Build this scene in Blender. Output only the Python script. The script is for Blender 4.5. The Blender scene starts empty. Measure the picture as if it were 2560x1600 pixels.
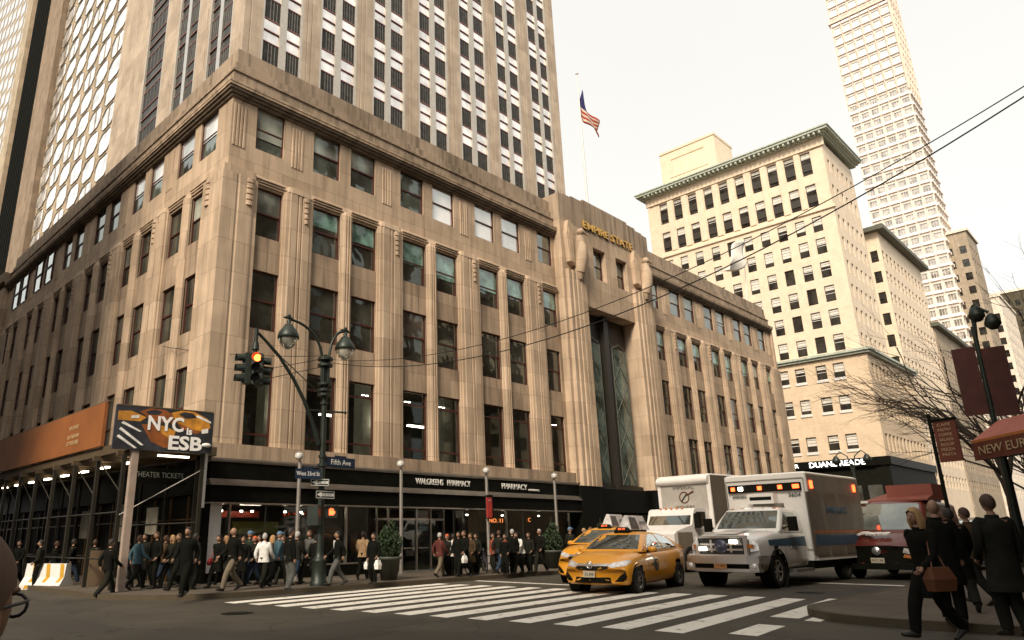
import bpy, bmesh, math, random
from mathutils import Vector, Matrix
from mathutils.bvhtree import BVHTree
from math import radians as R, sin, cos, pi, atan2, hypot, sqrt
random.seed(7)
SC=bpy.context.scene; COL=SC.collection
# ---------------------------------------------------------------- camera
cd=bpy.data.cameras.new('camera'); cam=bpy.data.objects.new('camera',cd); COL.objects.link(cam); SC.camera=cam
_f=Vector((0.66491689,0.68911948,0.28809698)); _r=Vector((0.72213091,-0.69164797,-0.01224916)); _u=Vector((-0.19082055,-0.21618841,0.95752289))
cam.matrix_world=Matrix(((_r.x,_u.x,-_f.x,-12.4035),(_r.y,_u.y,-_f.y,-25.4544),(_r.z,_u.z,-_f.z,1.6803),(0,0,0,1)))
cd.sensor_width=36; cd.lens=1780.32/2560*36; cd.shift_x=202.85/2560; cd.shift_y=6.25/2560
cd.clip_start=0.1; cd.clip_end=3000
# ---------------------------------------------------------------- light
W=bpy.data.worlds.new('World'); SC.world=W; W.use_nodes=True
nt=W.node_tree; nt.nodes.clear()
def nn(t,typ,**k):
    n=t.nodes.new(typ)
    for a,b in k.items(): setattr(n,a,b)
    return n
SUN_DIR=Vector((-1,-0.42,0.95)).normalized()
sky=nn(nt,'ShaderNodeTexSky',sky_type='NISHITA'); sky.sun_disc=False
sky.sun_elevation=math.asin(SUN_DIR.z); sky.sun_rotation=atan2(SUN_DIR.x,SUN_DIR.y); sky.dust_density=6; sky.air_density=1; sky.ozone_density=1
hs=nn(nt,'ShaderNodeHueSaturation'); hs.inputs['Saturation'].default_value=0.12
nt.links.new(sky.outputs[0],hs.inputs['Color'])
b1=nn(nt,'ShaderNodeBackground'); b1.inputs[1].default_value=0.05; nt.links.new(hs.outputs[0],b1.inputs[0])
b2=nn(nt,'ShaderNodeBackground'); b2.inputs[0].default_value=(1.0,0.975,0.90,1); b2.inputs[1].default_value=0.70   # overcast cloud deck
cn=nn(nt,'ShaderNodeTexNoise'); cn.inputs['Scale'].default_value=1.6; cn.inputs['Detail'].default_value=5; tcw=nn(nt,'ShaderNodeTexCoord'); nt.links.new(tcw.outputs['Generated'],cn.inputs['Vector'])
cm_=nn(nt,'ShaderNodeMix',data_type='RGBA'); cm_.inputs[6].default_value=(0.90,0.885,0.83,1); cm_.inputs[7].default_value=(1.05,1.03,0.96,1); nt.links.new(cn.outputs['Fac'],cm_.inputs[0]); nt.links.new(cm_.outputs[2],b2.inputs[0])   # uneven cloud
ad=nn(nt,'ShaderNodeAddShader'); nt.links.new(b1.outputs[0],ad.inputs[0]); nt.links.new(b2.outputs[0],ad.inputs[1])
wo=nn(nt,'ShaderNodeOutputWorld'); nt.links.new(ad.outputs[0],wo.inputs[0])
sl=bpy.data.lights.new('sun','SUN'); sl.energy=3.1; sl.angle=R(14); sl.color=(1,0.86,0.68)
so=bpy.data.objects.new('sun',sl); COL.objects.link(so); so.rotation_euler=SUN_DIR.to_track_quat('Z','Y').to_euler()
SC.view_settings.view_transform='Standard'; SC.view_settings.look='None'; SC.view_settings.gamma=1; SC.view_settings.exposure=0.32
SC.render.engine='CYCLES'
try: SC.cycles.max_bounces=6; SC.cycles.diffuse_bounces=3; SC.cycles.glossy_bounces=3; SC.cycles.transmission_bounces=3; SC.cycles.transparent_max_bounces=8; SC.cycles.caustics_reflective=False; SC.cycles.caustics_refractive=False; SC.cycles.sample_clamp_indirect=4
except Exception: pass
# ---------------------------------------------------------------- materials
MATS={}
def base(name):
    m=bpy.data.materials.new(name); m.use_nodes=True; t=m.node_tree
    return m,t,t.nodes['Principled BSDF']
def mat(name,col,rough=0.6,metal=0.0,var=0.12,vs=3.0,emit=0.0,spec=0.5,coat=0.0,bump=0.0,bs=20):
    """plain procedural material: colour broken up by two scales of noise"""
    if name in MATS: return MATS[name]
    m,t,b=base(name)
    c=(*col,1)
    tc=nn(t,'ShaderNodeTexCoord')
    n1=nn(t,'ShaderNodeTexNoise'); n1.inputs['Scale'].default_value=vs; n1.inputs['Detail'].default_value=5
    t.links.new(tc.outputs['Object'],n1.inputs['Vector'])
    mr=nn(t,'ShaderNodeMapRange'); mr.inputs[1].default_value=0.3; mr.inputs[2].default_value=0.7; mr.inputs[3].default_value=1-var; mr.inputs[4].default_value=1+var
    t.links.new(n1.outputs['Fac'],mr.inputs[0])
    mx=nn(t,'ShaderNodeVectorMath',operation='SCALE'); mx.inputs[0].default_value=col
    t.links.new(mr.outputs[0],mx.inputs['Scale']); t.links.new(mx.outputs[0],b.inputs['Base Color'])
    b.inputs['Roughness'].default_value=rough; b.inputs['Metallic'].default_value=metal; b.inputs['Specular IOR Level'].default_value=spec
    if coat: b.inputs['Coat Weight'].default_value=coat; b.inputs['Coat Roughness'].default_value=0.06
    if emit: b.inputs['Emission Color'].default_value=c; b.inputs['Emission Strength'].default_value=emit
    if bump:
        n2=nn(t,'ShaderNodeTexNoise'); n2.inputs['Scale'].default_value=bs; n2.inputs['Detail'].default_value=6; t.links.new(tc.outputs['Object'],n2.inputs['Vector'])
        bp=nn(t,'ShaderNodeBump'); bp.inputs['Strength'].default_value=bump; bp.inputs['Distance'].default_value=0.02; t.links.new(n2.outputs['Fac'],bp.inputs['Height']); t.links.new(bp.outputs[0],b.inputs['Normal'])
    MATS[name]=m; return m
def stone(name,col,dark,bw=1.5,bh=1.37,joint=0.010,streak=0.55,z0=0.0,jd=0.45,mo=1.0,bv=0.73):
    """limestone blocks: joint lines, vertical weather streaks, mottling (world space)"""
    m,t,b=base(name)
    g=nn(t,'ShaderNodeNewGeometry'); sx=nn(t,'ShaderNodeSeparateXYZ'); t.links.new(g.outputs['Position'],sx.inputs[0])
    ad=nn(t,'ShaderNodeMath',operation='ADD'); t.links.new(sx.outputs[0],ad.inputs[0]); t.links.new(sx.outputs[1],ad.inputs[1])
    zz=nn(t,'ShaderNodeMath',operation='ADD'); t.links.new(sx.outputs[2],zz.inputs[0]); zz.inputs[1].default_value=z0
    cb=nn(t,'ShaderNodeCombineXYZ'); t.links.new(ad.outputs[0],cb.inputs[0]); t.links.new(zz.outputs[0],cb.inputs[1])
    br=nn(t,'ShaderNodeTexBrick'); br.inputs['Scale'].default_value=1; br.inputs['Mortar Size'].default_value=joint; br.inputs['Mortar Smooth'].default_value=0.3
    br.inputs['Brick Width'].default_value=bw; br.inputs['Row Height'].default_value=bh; br.inputs['Color1'].default_value=(1,1,1,1); br.inputs['Color2'].default_value=(bv,bv*.985,bv*.965,1); br.inputs['Mortar'].default_value=(jd,jd,jd,1)
    br.inputs['Bias'].default_value=-0.2
    t.links.new(cb.outputs[0],br.inputs['Vector'])
    mp=nn(t,'ShaderNodeCombineXYZ'); m5=nn(t,'ShaderNodeMath',operation='MULTIPLY'); m5.inputs[1].default_value=2.4; t.links.new(ad.outputs[0],m5.inputs[0])
    m6=nn(t,'ShaderNodeMath',operation='MULTIPLY'); m6.inputs[1].default_value=0.16; t.links.new(sx.outputs[2],m6.inputs[0])
    t.links.new(m5.outputs[0],mp.inputs[0]); t.links.new(m6.outputs[0],mp.inputs[1])
    ns=nn(t,'ShaderNodeTexNoise'); ns.inputs['Scale'].default_value=1.0; ns.inputs['Detail'].default_value=7; ns.inputs['Roughness'].default_value=0.65; t.links.new(mp.outputs[0],ns.inputs['Vector'])
    rp=nn(t,'ShaderNodeMapRange'); rp.inputs[1].default_value=0.46; rp.inputs[2].default_value=0.76; rp.inputs[3].default_value=0; rp.inputs[4].default_value=streak; t.links.new(ns.outputs['Fac'],rp.inputs[0])
    nb=nn(t,'ShaderNodeTexNoise'); nb.inputs['Scale'].default_value=0.8; nb.inputs['Detail'].default_value=8; t.links.new(g.outputs['Position'],nb.inputs['Vector'])
    r2=nn(t,'ShaderNodeMapRange'); r2.inputs[1].default_value=0.3; r2.inputs[2].default_value=0.7; r2.inputs[3].default_value=1-.14*mo; r2.inputs[4].default_value=1+.12*mo; t.links.new(nb.outputs['Fac'],r2.inputs[0])
    mx=nn(t,'ShaderNodeMix',data_type='RGBA'); mx.inputs[6].default_value=(*col,1); mx.inputs[7].default_value=(*dark,1); t.links.new(rp.outputs[0],mx.inputs[0])
    m1=nn(t,'ShaderNodeMix',data_type='RGBA',blend_type='MULTIPLY'); m1.inputs[0].default_value=1; t.links.new(mx.outputs[2],m1.inputs[6]); t.links.new(br.outputs['Color'],m1.inputs[7])
    sc=nn(t,'ShaderNodeVectorMath',operation='SCALE'); t.links.new(m1.outputs[2],sc.inputs[0]); t.links.new(r2.outputs[0],sc.inputs['Scale'])
    t.links.new(sc.outputs[0],b.inputs['Base Color']); b.inputs['Roughness'].default_value=0.85; b.inputs['Specular IOR Level'].default_value=0.2
    bp=nn(t,'ShaderNodeBump'); bp.inputs['Strength'].default_value=0.25; bp.inputs['Distance'].default_value=0.01
    n3=nn(t,'ShaderNodeTexNoise'); n3.inputs['Scale'].default_value=14; n3.inputs['Detail'].default_value=6; t.links.new(g.outputs['Position'],n3.inputs['Vector']); t.links.new(n3.outputs['Fac'],bp.inputs['Height']); t.links.new(bp.outputs[0],b.inputs['Normal'])
    return m
def glass(name,col,refl=0.35,rough=0.03,tint=(0.9,0.95,0.92),wav=0.25,clear=0.0,vs=0.6):
    """window glass: mirror layer over a dark (or see-through) room, slightly wavy panes"""
    m,t,b=base(name); t.nodes.remove(b); out=t.nodes['Material Output']
    g=nn(t,'ShaderNodeNewGeometry')
    n=nn(t,'ShaderNodeTexNoise'); n.inputs['Scale'].default_value=1.1; n.inputs['Detail'].default_value=1; t.links.new(g.outputs['Position'],n.inputs['Vector'])
    bp=nn(t,'ShaderNodeBump'); bp.inputs['Strength'].default_value=wav; bp.inputs['Distance'].default_value=0.04; t.links.new(n.outputs['Fac'],bp.inputs['Height'])
    gl=nn(t,'ShaderNodeBsdfGlossy'); gl.inputs['Color'].default_value=(*tint,1); gl.inputs['Roughness'].default_value=rough; t.links.new(bp.outputs[0],gl.inputs['Normal'])
    d=nn(t,'ShaderNodeBsdfDiffuse')
    n2=nn(t,'ShaderNodeTexNoise'); n2.inputs['Scale'].default_value=vs; n2.inputs['Detail'].default_value=3; t.links.new(g.outputs['Position'],n2.inputs['Vector'])
    cr=nn(t,'ShaderNodeMapRange'); cr.inputs[1].default_value=0.35; cr.inputs[2].default_value=0.65; cr.inputs[3].default_value=0.35; cr.inputs[4].default_value=1.6; t.links.new(n2.outputs['Fac'],cr.inputs[0])
    vm=nn(t,'ShaderNodeVectorMath',operation='SCALE'); vm.inputs[0].default_value=col; t.links.new(cr.outputs[0],vm.inputs['Scale']); t.links.new(vm.outputs[0],d.inputs['Color'])
    und=d.outputs[0]
    if clear:
        tr=nn(t,'ShaderNodeBsdfTransparent'); tr.inputs[0].default_value=(0.8,0.85,0.8,1); mt=nn(t,'ShaderNodeMixShader'); mt.inputs[0].default_value=clear
        t.links.new(d.outputs[0],mt.inputs[1]); t.links.new(tr.outputs[0],mt.inputs[2]); und=mt.outputs[0]
    fr=nn(t,'ShaderNodeFresnel'); fr.inputs[0].default_value=1.5
    mr=nn(t,'ShaderNodeMapRange'); mr.inputs[1].default_value=0.04; mr.inputs[2].default_value=0.7; mr.inputs[3].default_value=refl; mr.inputs[4].default_value=min(1,refl+0.55); t.links.new(fr.outputs[0],mr.inputs[0])
    ms=nn(t,'ShaderNodeMixShader'); t.links.new(mr.outputs[0],ms.inputs[0]); t.links.new(und,ms.inputs[1]); t.links.new(gl.outputs[0],ms.inputs[2]); t.links.new(ms.outputs[0],out.inputs[0])
    MATS[name]=m; return m
def lamp_mat(name,col,s):
    if name in MATS: return MATS[name]
    m,t,b=base(name); b.inputs['Base Color'].default_value=(*col,1); b.inputs['Emission Color'].default_value=(*col,1); b.inputs['Emission Strength'].default_value=s; b.inputs['Roughness'].default_value=0.4
    MATS[name]=m; return m
# ---------------------------------------------------------------- mesh helpers
class MB:
    def __init__(s): s.v=[]; s.f=[]; s.m=[]; s.mats=[]; s.sm=[]
    def mi(s,m):
        if m not in s.mats: s.mats.append(m)
        return s.mats.index(m)
    def add(s,vs,fs,m,smooth=False):
        k=len(s.v); s.v.extend([tuple(v) for v in vs]); i=s.mi(m)
        for f in fs: s.f.append(tuple(k+a for a in f)); s.m.append(i); s.sm.append(smooth)
    def box(s,a,b,m,fr=None):
        x0,y0,z0=a; x1,y1,z1=b
        vs=[(x0,y0,z0),(x1,y0,z0),(x1,y1,z0),(x0,y1,z0),(x0,y0,z1),(x1,y0,z1),(x1,y1,z1),(x0,y1,z1)]
        if fr: vs=[fr(*v) for v in vs]
        s.add(vs,[(0,3,2,1),(4,5,6,7),(0,1,5,4),(1,2,6,5),(2,3,7,6),(3,0,4,7)],m)
    def quad(s,p,m): s.add(p,[tuple(range(len(p)))],m)
    def prism(s,pts,z0,z1,m,fr=None,cap=True,smooth=False):
        """pts: (u,d) polygon extruded from z0 to z1"""
        n=len(pts); vs=[(p[0],p[1],z0) for p in pts]+[(p[0],p[1],z1) for p in pts]
        if fr: vs=[fr(*v) for v in vs]
        fs=[(i,(i+1)%n,n+(i+1)%n,n+i) for i in range(n)]
        s.add(vs,fs,m,smooth)
        if cap: s.add(vs,[tuple(range(n))[::-1],tuple(range(n,2*n))],m)
    def cyl(s,p0,p1,r0,r1,m,n=12,cap=True,smooth=True):
        p0=Vector(p0); p1=Vector(p1); d=(p1-p0)
        if d.length<1e-9: return
        d.normalize(); a=Vector((0,0,1)) if abs(d.z)<0.9 else Vector((1,0,0)); x=d.cross(a).normalized(); y=d.cross(x)
        vs=[p0+(x*cos(2*pi*i/n)+y*sin(2*pi*i/n))*r0 for i in range(n)]+[p1+(x*cos(2*pi*i/n)+y*sin(2*pi*i/n))*r1 for i in range(n)]
        s.add(vs,[(i,(i+1)%n,n+(i+1)%n,n+i) for i in range(n)],m,smooth)
        if cap: s.add(vs,[tuple(range(n))[::-1],tuple(range(n,2*n))],m)
    def tube(s,pts,r,m,n=8):
        pts=[Vector(p) for p in pts]; rs=r if isinstance(r,(list,tuple)) else [r]*len(pts)
        vs=[]; N=len(pts); px=None
        for i,p in enumerate(pts):
            d=(pts[min(i+1,N-1)]-pts[max(i-1,0)]).normalized()
            if px is None:
                a=Vector((0,0,1)) if abs(d.z)<0.9 else Vector((1,0,0)); px=d.cross(a).normalized()
            else:
                px=(px-d*px.dot(d)).normalized()
            y=d.cross(px)
            vs+=[p+(px*cos(2*pi*k/n)+y*sin(2*pi*k/n))*rs[i] for k in range(n)]
        fs=[(i*n+k,i*n+(k+1)%n,(i+1)*n+(k+1)%n,(i+1)*n+k) for i in range(N-1) for k in range(n)]
        s.add(vs,fs,m,True); s.add(vs,[tuple(range(n))[::-1],tuple(range((N-1)*n,N*n))],m)
    def lathe(s,c,prof,m,n=16,axis='z',smooth=True):
        vs=[]
        for r,h in prof:
            for k in range(n):
                a=2*pi*k/n
                if axis=='z': vs.append((c[0]+r*cos(a),c[1]+r*sin(a),c[2]+h))
                elif axis=='y': vs.append((c[0]+r*cos(a),c[1]+h,c[2]+r*sin(a)))
                else: vs.append((c[0]+h,c[1]+r*cos(a),c[2]+r*sin(a)))
        fs=[(i*n+k,i*n+(k+1)%n,(i+1)*n+(k+1)%n,(i+1)*n+k) for i in range(len(prof)-1) for k in range(n)]
        s.add(vs,fs,m,smooth)
    def ball(s,c,r,m,n=12,k=8,sc=(1,1,1)):
        vs=[];fs=[]
        for i in range(k+1):
            t=pi*i/k
            for j in range(n):
                a=2*pi*j/n; vs.append((c[0]+r*sc[0]*sin(t)*cos(a),c[1]+r*sc[1]*sin(t)*sin(a),c[2]+r*sc[2]*cos(t)))
        for i in range(k):
            for j in range(n): fs.append((i*n+j,(i+1)*n+j,(i+1)*n+(j+1)%n,i*n+(j+1)%n))
        s.add(vs,fs,m,True)
    def mesh(s,name):
        me=bpy.data.meshes.new(name); me.from_pydata(s.v,[],s.f)
        for m in s.mats: me.materials.append(m)
        me.polygons.foreach_set('material_index',s.m); me.polygons.foreach_set('use_smooth',s.sm); me.update(); return me
    def build(s,name,parent=None,loc=(0,0,0),rz=0):
        return link(name,s.mesh(name),parent,loc,rz)
def link(name,me,parent=None,loc=(0,0,0),rz=0):
    o=bpy.data.objects.new(name,me); COL.objects.link(o); o.location=loc; o.rotation_euler=(0,0,rz)
    if parent is not None: o.parent=parent
    return o
def tag(o,label=None,cat=None,group=None,kind=None):
    if label: o['label']=label
    if cat: o['category']=cat
    if group: o['group']=group
    if kind: o['kind']=kind
    return o
def thing(name,label,cat,loc=(0,0,0),rz=0,group=None,scale=1):
    o=bpy.data.objects.new(name,None); COL.objects.link(o); o.location=loc; o.rotation_euler=(0,0,rz); o.scale=(scale,)*3
    o.empty_display_size=0.2
    return tag(o,label,cat,group)
def wall(mb,fr,u0,u1,z0,z1,d,ops,rd,m):
    """wall sheet at depth d with rectangular openings (a,b,za,zb) and reveals of depth rd"""
    us=sorted(set([u0,u1]+[o[0] for o in ops]+[o[1] for o in ops])); zs=sorted(set([z0,z1]+[o[2] for o in ops]+[o[3] for o in ops]))
    us=[u for u in us if u0<=u<=u1]; zs=[z for z in zs if z0<=z<=z1]
    for i in range(len(us)-1):
        cu=(us[i]+us[i+1])/2; cand=[o for o in ops if o[0]<cu<o[1]]
        k=0
        while k<len(zs)-1:
            cz=(zs[k]+zs[k+1])/2
            if any(o[2]<cz<o[3] for o in cand): k+=1; continue
            k2=k+1
            while k2<len(zs)-1 and not any(o[2]<(zs[k2]+zs[k2+1])/2<o[3] for o in cand): k2+=1
            mb.quad([fr(us[i],d,zs[k]),fr(us[i+1],d,zs[k]),fr(us[i+1],d,zs[k2]),fr(us[i],d,zs[k2])],m); k=k2
    for a,b,za,zb in ops:
        e=d+rd
        mb.quad([fr(a,d,za),fr(a,e,za),fr(a,e,zb),fr(a,d,zb)],m); mb.quad([fr(b,d,za),fr(b,d,zb),fr(b,e,zb),fr(b,e,za)],m)
        mb.quad([fr(a,d,za),fr(b,d,za),fr(b,e,za),fr(a,e,za)],m); mb.quad([fr(a,d,zb),fr(a,e,zb),fr(b,e,zb),fr(b,d,zb)],m)
FE=lambda u,d,z:(u,d,z)
FS=lambda u,d,z:(d,u,z)
def FX(x0): return lambda u,d,z:(x0+d,u,z)
def FY(y0): return lambda u,d,z:(u,y0+d,z)
_txt={}
def text_mesh(s,size,m,ext=0.01,width=None,shear=0,name='lettering',bold=0):
    cu=bpy.data.curves.new('t','FONT'); cu.body=s; cu.size=size; cu.extrude=ext; cu.align_x='CENTER'; cu.align_y='CENTER'; cu.shear=shear; cu.resolution_u=3; cu.offset=bold
    o=bpy.data.objects.new('t',cu); COL.objects.link(o); dg=bpy.context.evaluated_depsgraph_get(); dg.update()
    me=bpy.data.meshes.new_from_object(o.evaluated_get(dg)); bpy.data.objects.remove(o); me.name=name
    me.materials.clear(); me.materials.append(m)
    if width:
        xs=[v.co.x for v in me.vertices]; k=width/max(1e-6,(max(xs)-min(xs))); c=(max(xs)+min(xs))/2
        for v in me.vertices: v.co.x=(v.co.x-c)*k
    return me
def put_text(s,size,m,parent,loc,face='-y',width=None,ext=0.01,shear=0,name='lettering',tilt=0,bold=0):
    me=text_mesh(s,size,m,ext,width,shear,name,bold); o=link(name,me,parent)
    rx=Matrix.Rotation(pi/2,4,'X')
    rz={'-y':0,'-x':-pi/2,'+x':pi/2}[face] if isinstance(face,str) else face
    o.matrix_local=Matrix.Translation(loc)@Matrix.Rotation(rz,4,'Z')@Matrix.Rotation(tilt,4,'Y')@rx
    return o
def skin(verts,edges,radii,m,name='body',sub=2,root=0):
    me=bpy.data.meshes.new('t'); me.from_pydata([tuple(v) for v in verts],edges,[]); o=bpy.data.objects.new('t',me); COL.objects.link(o)
    md=o.modifiers.new('s','SKIN')
    for i,r in enumerate(radii):
        r=r if isinstance(r,tuple) else (r,r)
        me.skin_vertices[0].data[i].radius=r
        me.skin_vertices[0].data[i].use_root=(i==root)
    ms=o.modifiers.new('u','SUBSURF'); ms.levels=sub; ms.render_levels=sub
    dg=bpy.context.evaluated_depsgraph_get(); dg.update(); out=bpy.data.meshes.new_from_object(o.evaluated_get(dg)); bpy.data.objects.remove(o)
    out.name=name; out.materials.clear(); out.materials.append(m)
    for p in out.polygons: p.use_smooth=True; p.material_index=0
    return out
# ================================================================ materials of the place
M_ST=stone('limestone',(0.60,0.45,0.315),(0.16,0.11,0.07))
M_STD=stone('limestone_weathered',(0.49,0.365,0.255),(0.12,0.085,0.055),streak=0.9)
M_TOW=stone('tower_limestone',(0.50,0.40,0.30),(0.27,0.20,0.14),bw=1.1,bh=2.05,joint=0.006,streak=0.4)
M_CRM=stone('cream_brick',(0.82,0.675,0.51),(0.62,0.5,0.38),bw=0.5,bh=0.42,joint=0.005,streak=0.12,jd=.7,mo=.45,bv=.94)
M_CRM2=stone('cream_brick_shop',(0.74,0.58,0.41),(0.4,0.3,0.2),bw=0.6,bh=0.5,joint=0.008,streak=0.2,jd=.7,mo=.5,bv=.93)
M_GRN=mat('verdigris_metal',(0.46,0.50,0.42),0.6,0,0.2)
M_BLK=mat('black_granite',(0.007,0.007,0.005),0.45,0,0.3,4,spec=0.07)
M_BLKM=mat('black_metal',(0.009,0.009,0.006),0.6,0.0,spec=0.08)
M_STEEL=mat('bright_steel',(0.62,0.58,0.52),0.32,0.9,0.1)
M_FR=mat('window_frame_oxblood',(0.075,0.02,0.013),0.5)
M_FRD=mat('window_frame_dark',(0.03,0.026,0.02),0.5)
M_WHT=mat('white_paint',(0.78,0.75,0.70),0.4,0,0.05)
M_CREAMW=mat('blind_cream',(0.72,0.68,0.6),0.8,0,0.1)
M_TEAL=mat('blind_teal',(0.16,0.33,0.27),0.6,0,0.6,1.3)
G_DK=glass('office_glass',(0.05,0.05,0.038),0.14)
G_R1=glass('attic_glass',(0.07,0.085,0.07),0.22,wav=0.12)
G_CL=glass('shop_glass',(0.03,0.035,0.03),0.07,clear=0.9,wav=0.1)
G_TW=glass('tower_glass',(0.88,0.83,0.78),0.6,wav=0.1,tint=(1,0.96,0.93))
G_MR=glass('sky_white_glass',(0.9,0.9,0.88),0.55,wav=0.3,tint=(1,1,1))  # white body colour stands in for sky glare on the panes
G_CB=glass('cream_building_glass',(0.035,0.03,0.025),0.05)
G_CAR=glass('car_glass',(0.05,0.055,0.05),0.16,wav=0.05)
G_LAT=glass('leaded_glass',(0.10,0.135,0.115),0.10,wav=0.5)
M_SPD=mat('aluminium_spandrel',(0.028,0.025,0.02),0.5,0.2,0.6,2.2,spec=.3)
# ================================================================ ground
def ground_mat(name,col,sc=1.2,crack=False,wear=0.2,rough=0.85):
    m,t,b=base(name); g=nn(t,'ShaderNodeNewGeometry')
    n1=nn(t,'ShaderNodeTexNoise'); n1.inputs['Scale'].default_value=sc*0.25; n1.inputs['Detail'].default_value=9; n1.inputs['Roughness'].default_value=0.65
    n2=nn(t,'ShaderNodeTexNoise'); n2.inputs['Scale'].default_value=60; n2.inputs['Detail'].default_value=3
    for n in (n1,n2): t.links.new(g.outputs['Position'],n.inputs['Vector'])
    a=nn(t,'ShaderNodeMapRange'); a.inputs[1].default_value=0.3; a.inputs[2].default_value=0.7; a.inputs[3].default_value=1-wear; a.inputs[4].default_value=1+wear; t.links.new(n1.outputs['Fac'],a.inputs[0])
    c=nn(t,'ShaderNodeMapRange'); c.inputs[1].default_value=0.3; c.inputs[2].default_value=0.7; c.inputs[3].default_value=0.8; c.inputs[4].default_value=1.2; t.links.new(n2.outputs['Fac'],c.inputs[0])
    mm=nn(t,'ShaderNodeMath',operation='MULTIPLY'); t.links.new(a.outputs[0],mm.inputs[0]); t.links.new(c.outputs[0],mm.inputs[1])
    v=nn(t,'ShaderNodeVectorMath',operation='SCALE'); v.inputs[0].default_value=col; t.links.new(mm.outputs[0],v.inputs['Scale'])
    last=v.outputs[0]
    if not crack and name=='asphalt':
        nd=nn(t,'ShaderNodeTexNoise'); nd.inputs['Scale'].default_value=1.3; nd.inputs['Detail'].default_value=4; t.links.new(g.outputs['Position'],nd.inputs['Vector'])
        av=nn(t,'ShaderNodeVectorMath',operation='MULTIPLY_ADD'); av.inputs[1].default_value=(1.6,1.6,0); t.links.new(nd.outputs['Color'],av.inputs[0]); t.links.new(g.outputs['Position'],av.inputs[2])
        vo=nn(t,'ShaderNodeTexVoronoi',feature='DISTANCE_TO_EDGE'); vo.inputs['Scale'].default_value=0.28; t.links.new(av.outputs[0],vo.inputs['Vector'])
        ck=nn(t,'ShaderNodeMapRange'); ck.inputs[1].default_value=0.0; ck.inputs[2].default_value=0.012; ck.inputs[3].default_value=0.45; ck.inputs[4].default_value=1; t.links.new(vo.outputs['Distance'],ck.inputs[0])
        vp=nn(t,'ShaderNodeTexVoronoi'); vp.inputs['Scale'].default_value=0.17; t.links.new(g.outputs['Position'],vp.inputs['Vector']); sv=nn(t,'ShaderNodeSeparateXYZ'); t.links.new(vp.outputs['Color'],sv.inputs[0])
        pm=nn(t,'ShaderNodeMapRange'); pm.inputs[3].default_value=0.78; pm.inputs[4].default_value=1.25; t.links.new(sv.outputs[0],pm.inputs[0])
        q=nn(t,'ShaderNodeMath',operation='MULTIPLY'); t.links.new(ck.outputs[0],q.inputs[0]); t.links.new(pm.outputs[0],q.inputs[1])
        v2=nn(t,'ShaderNodeVectorMath',operation='SCALE'); t.links.new(last,v2.inputs[0]); t.links.new(q.outputs[0],v2.inputs['Scale']); last=v2.outputs[0]
    if crack:
        br=nn(t,'ShaderNodeTexBrick'); br.inputs['Scale'].default_value=1; br.inputs['Brick Width'].default_value=1.5; br.inputs['Row Height'].default_value=1.5; br.offset=0; br.inputs['Mortar Size'].default_value=0.012
        br.inputs['Color1'].default_value=(1,1,1,1); br.inputs['Color2'].default_value=(0.85,0.85,0.85,1); br.inputs['Mortar'].default_value=(0.45,0.45,0.45,1); t.links.new(g.outputs['Position'],br.inputs['Vector'])
        x=nn(t,'ShaderNodeMix',data_type='RGBA',blend_type='MULTIPLY'); x.inputs[0].default_value=1; t.links.new(last,x.inputs[6]); t.links.new(br.outputs['Color'],x.inputs[7]); last=x.outputs[2]
    t.links.new(last,b.inputs['Base Color']); b.inputs['Roughness'].default_value=rough; b.inputs['Specular IOR Level'].default_value=0.35
    bp=nn(t,'ShaderNodeBump'); bp.inputs['Strength'].default_value=0.3; bp.inputs['Distance'].default_value=0.01; t.links.new(n2.outputs['Fac'],bp.inputs['Height']); t.links.new(bp.outputs[0],b.inputs['Normal'])
    return m
M_ASP=ground_mat('asphalt',(0.060,0.050,0.035),1.2,False,0.3,0.8)
M_SW=ground_mat('pavement_concrete',(0.115,0.09,0.065),1.5,True,0.25)
M_KERB=ground_mat('kerb_steel_edge',(0.085,0.065,0.04),2)
def paint_mat():
    m,t,b=base('road_paint'); g=nn(t,'ShaderNodeNewGeometry'); n=nn(t,'ShaderNodeTexNoise'); n.inputs['Scale'].default_value=2.2; n.inputs['Detail'].default_value=12; n.inputs['Roughness'].default_value=0.75
    t.links.new(g.outputs['Position'],n.inputs['Vector'])
    r=nn(t,'ShaderNodeMapRange'); r.inputs[1].default_value=0.5; r.inputs[2].default_value=0.70; n9=nn(t,'ShaderNodeTexNoise'); n9.inputs['Scale'].default_value=7; n9.inputs['Detail'].default_value=10; n9.inputs['Roughness'].default_value=.8; t.links.new(g.outputs['Position'],n9.inputs['Vector'])
    mxx=nn(t,'ShaderNodeMath',operation='MULTIPLY_ADD'); mxx.inputs[1].default_value=.45; t.links.new(n9.outputs['Fac'],mxx.inputs[0]); t.links.new(n.outputs['Fac'],mxx.inputs[2])
    r.inputs[1].default_value=.78; r.inputs[2].default_value=.86; t.links.new(mxx.outputs[0],r.inputs[0])
    x=nn(t,'ShaderNodeMix',data_type='RGBA'); x.inputs[6].default_value=(0.80,0.75,0.65,1); x.inputs[7].default_value=(0.26,0.22,0.17,1); t.links.new(r.outputs[0],x.inputs[0]); t.links.new(x.outputs[2],b.inputs['Base Color']); b.inputs['Roughness'].default_value=0.7
    return m
M_PAINT=paint_mat()
mb=MB(); mb.quad([(-400,-400,0),(900,-400,0),(900,500,0),(-400,500,0)],M_ASP); tag(mb.build('road'),kind='structure')
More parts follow.
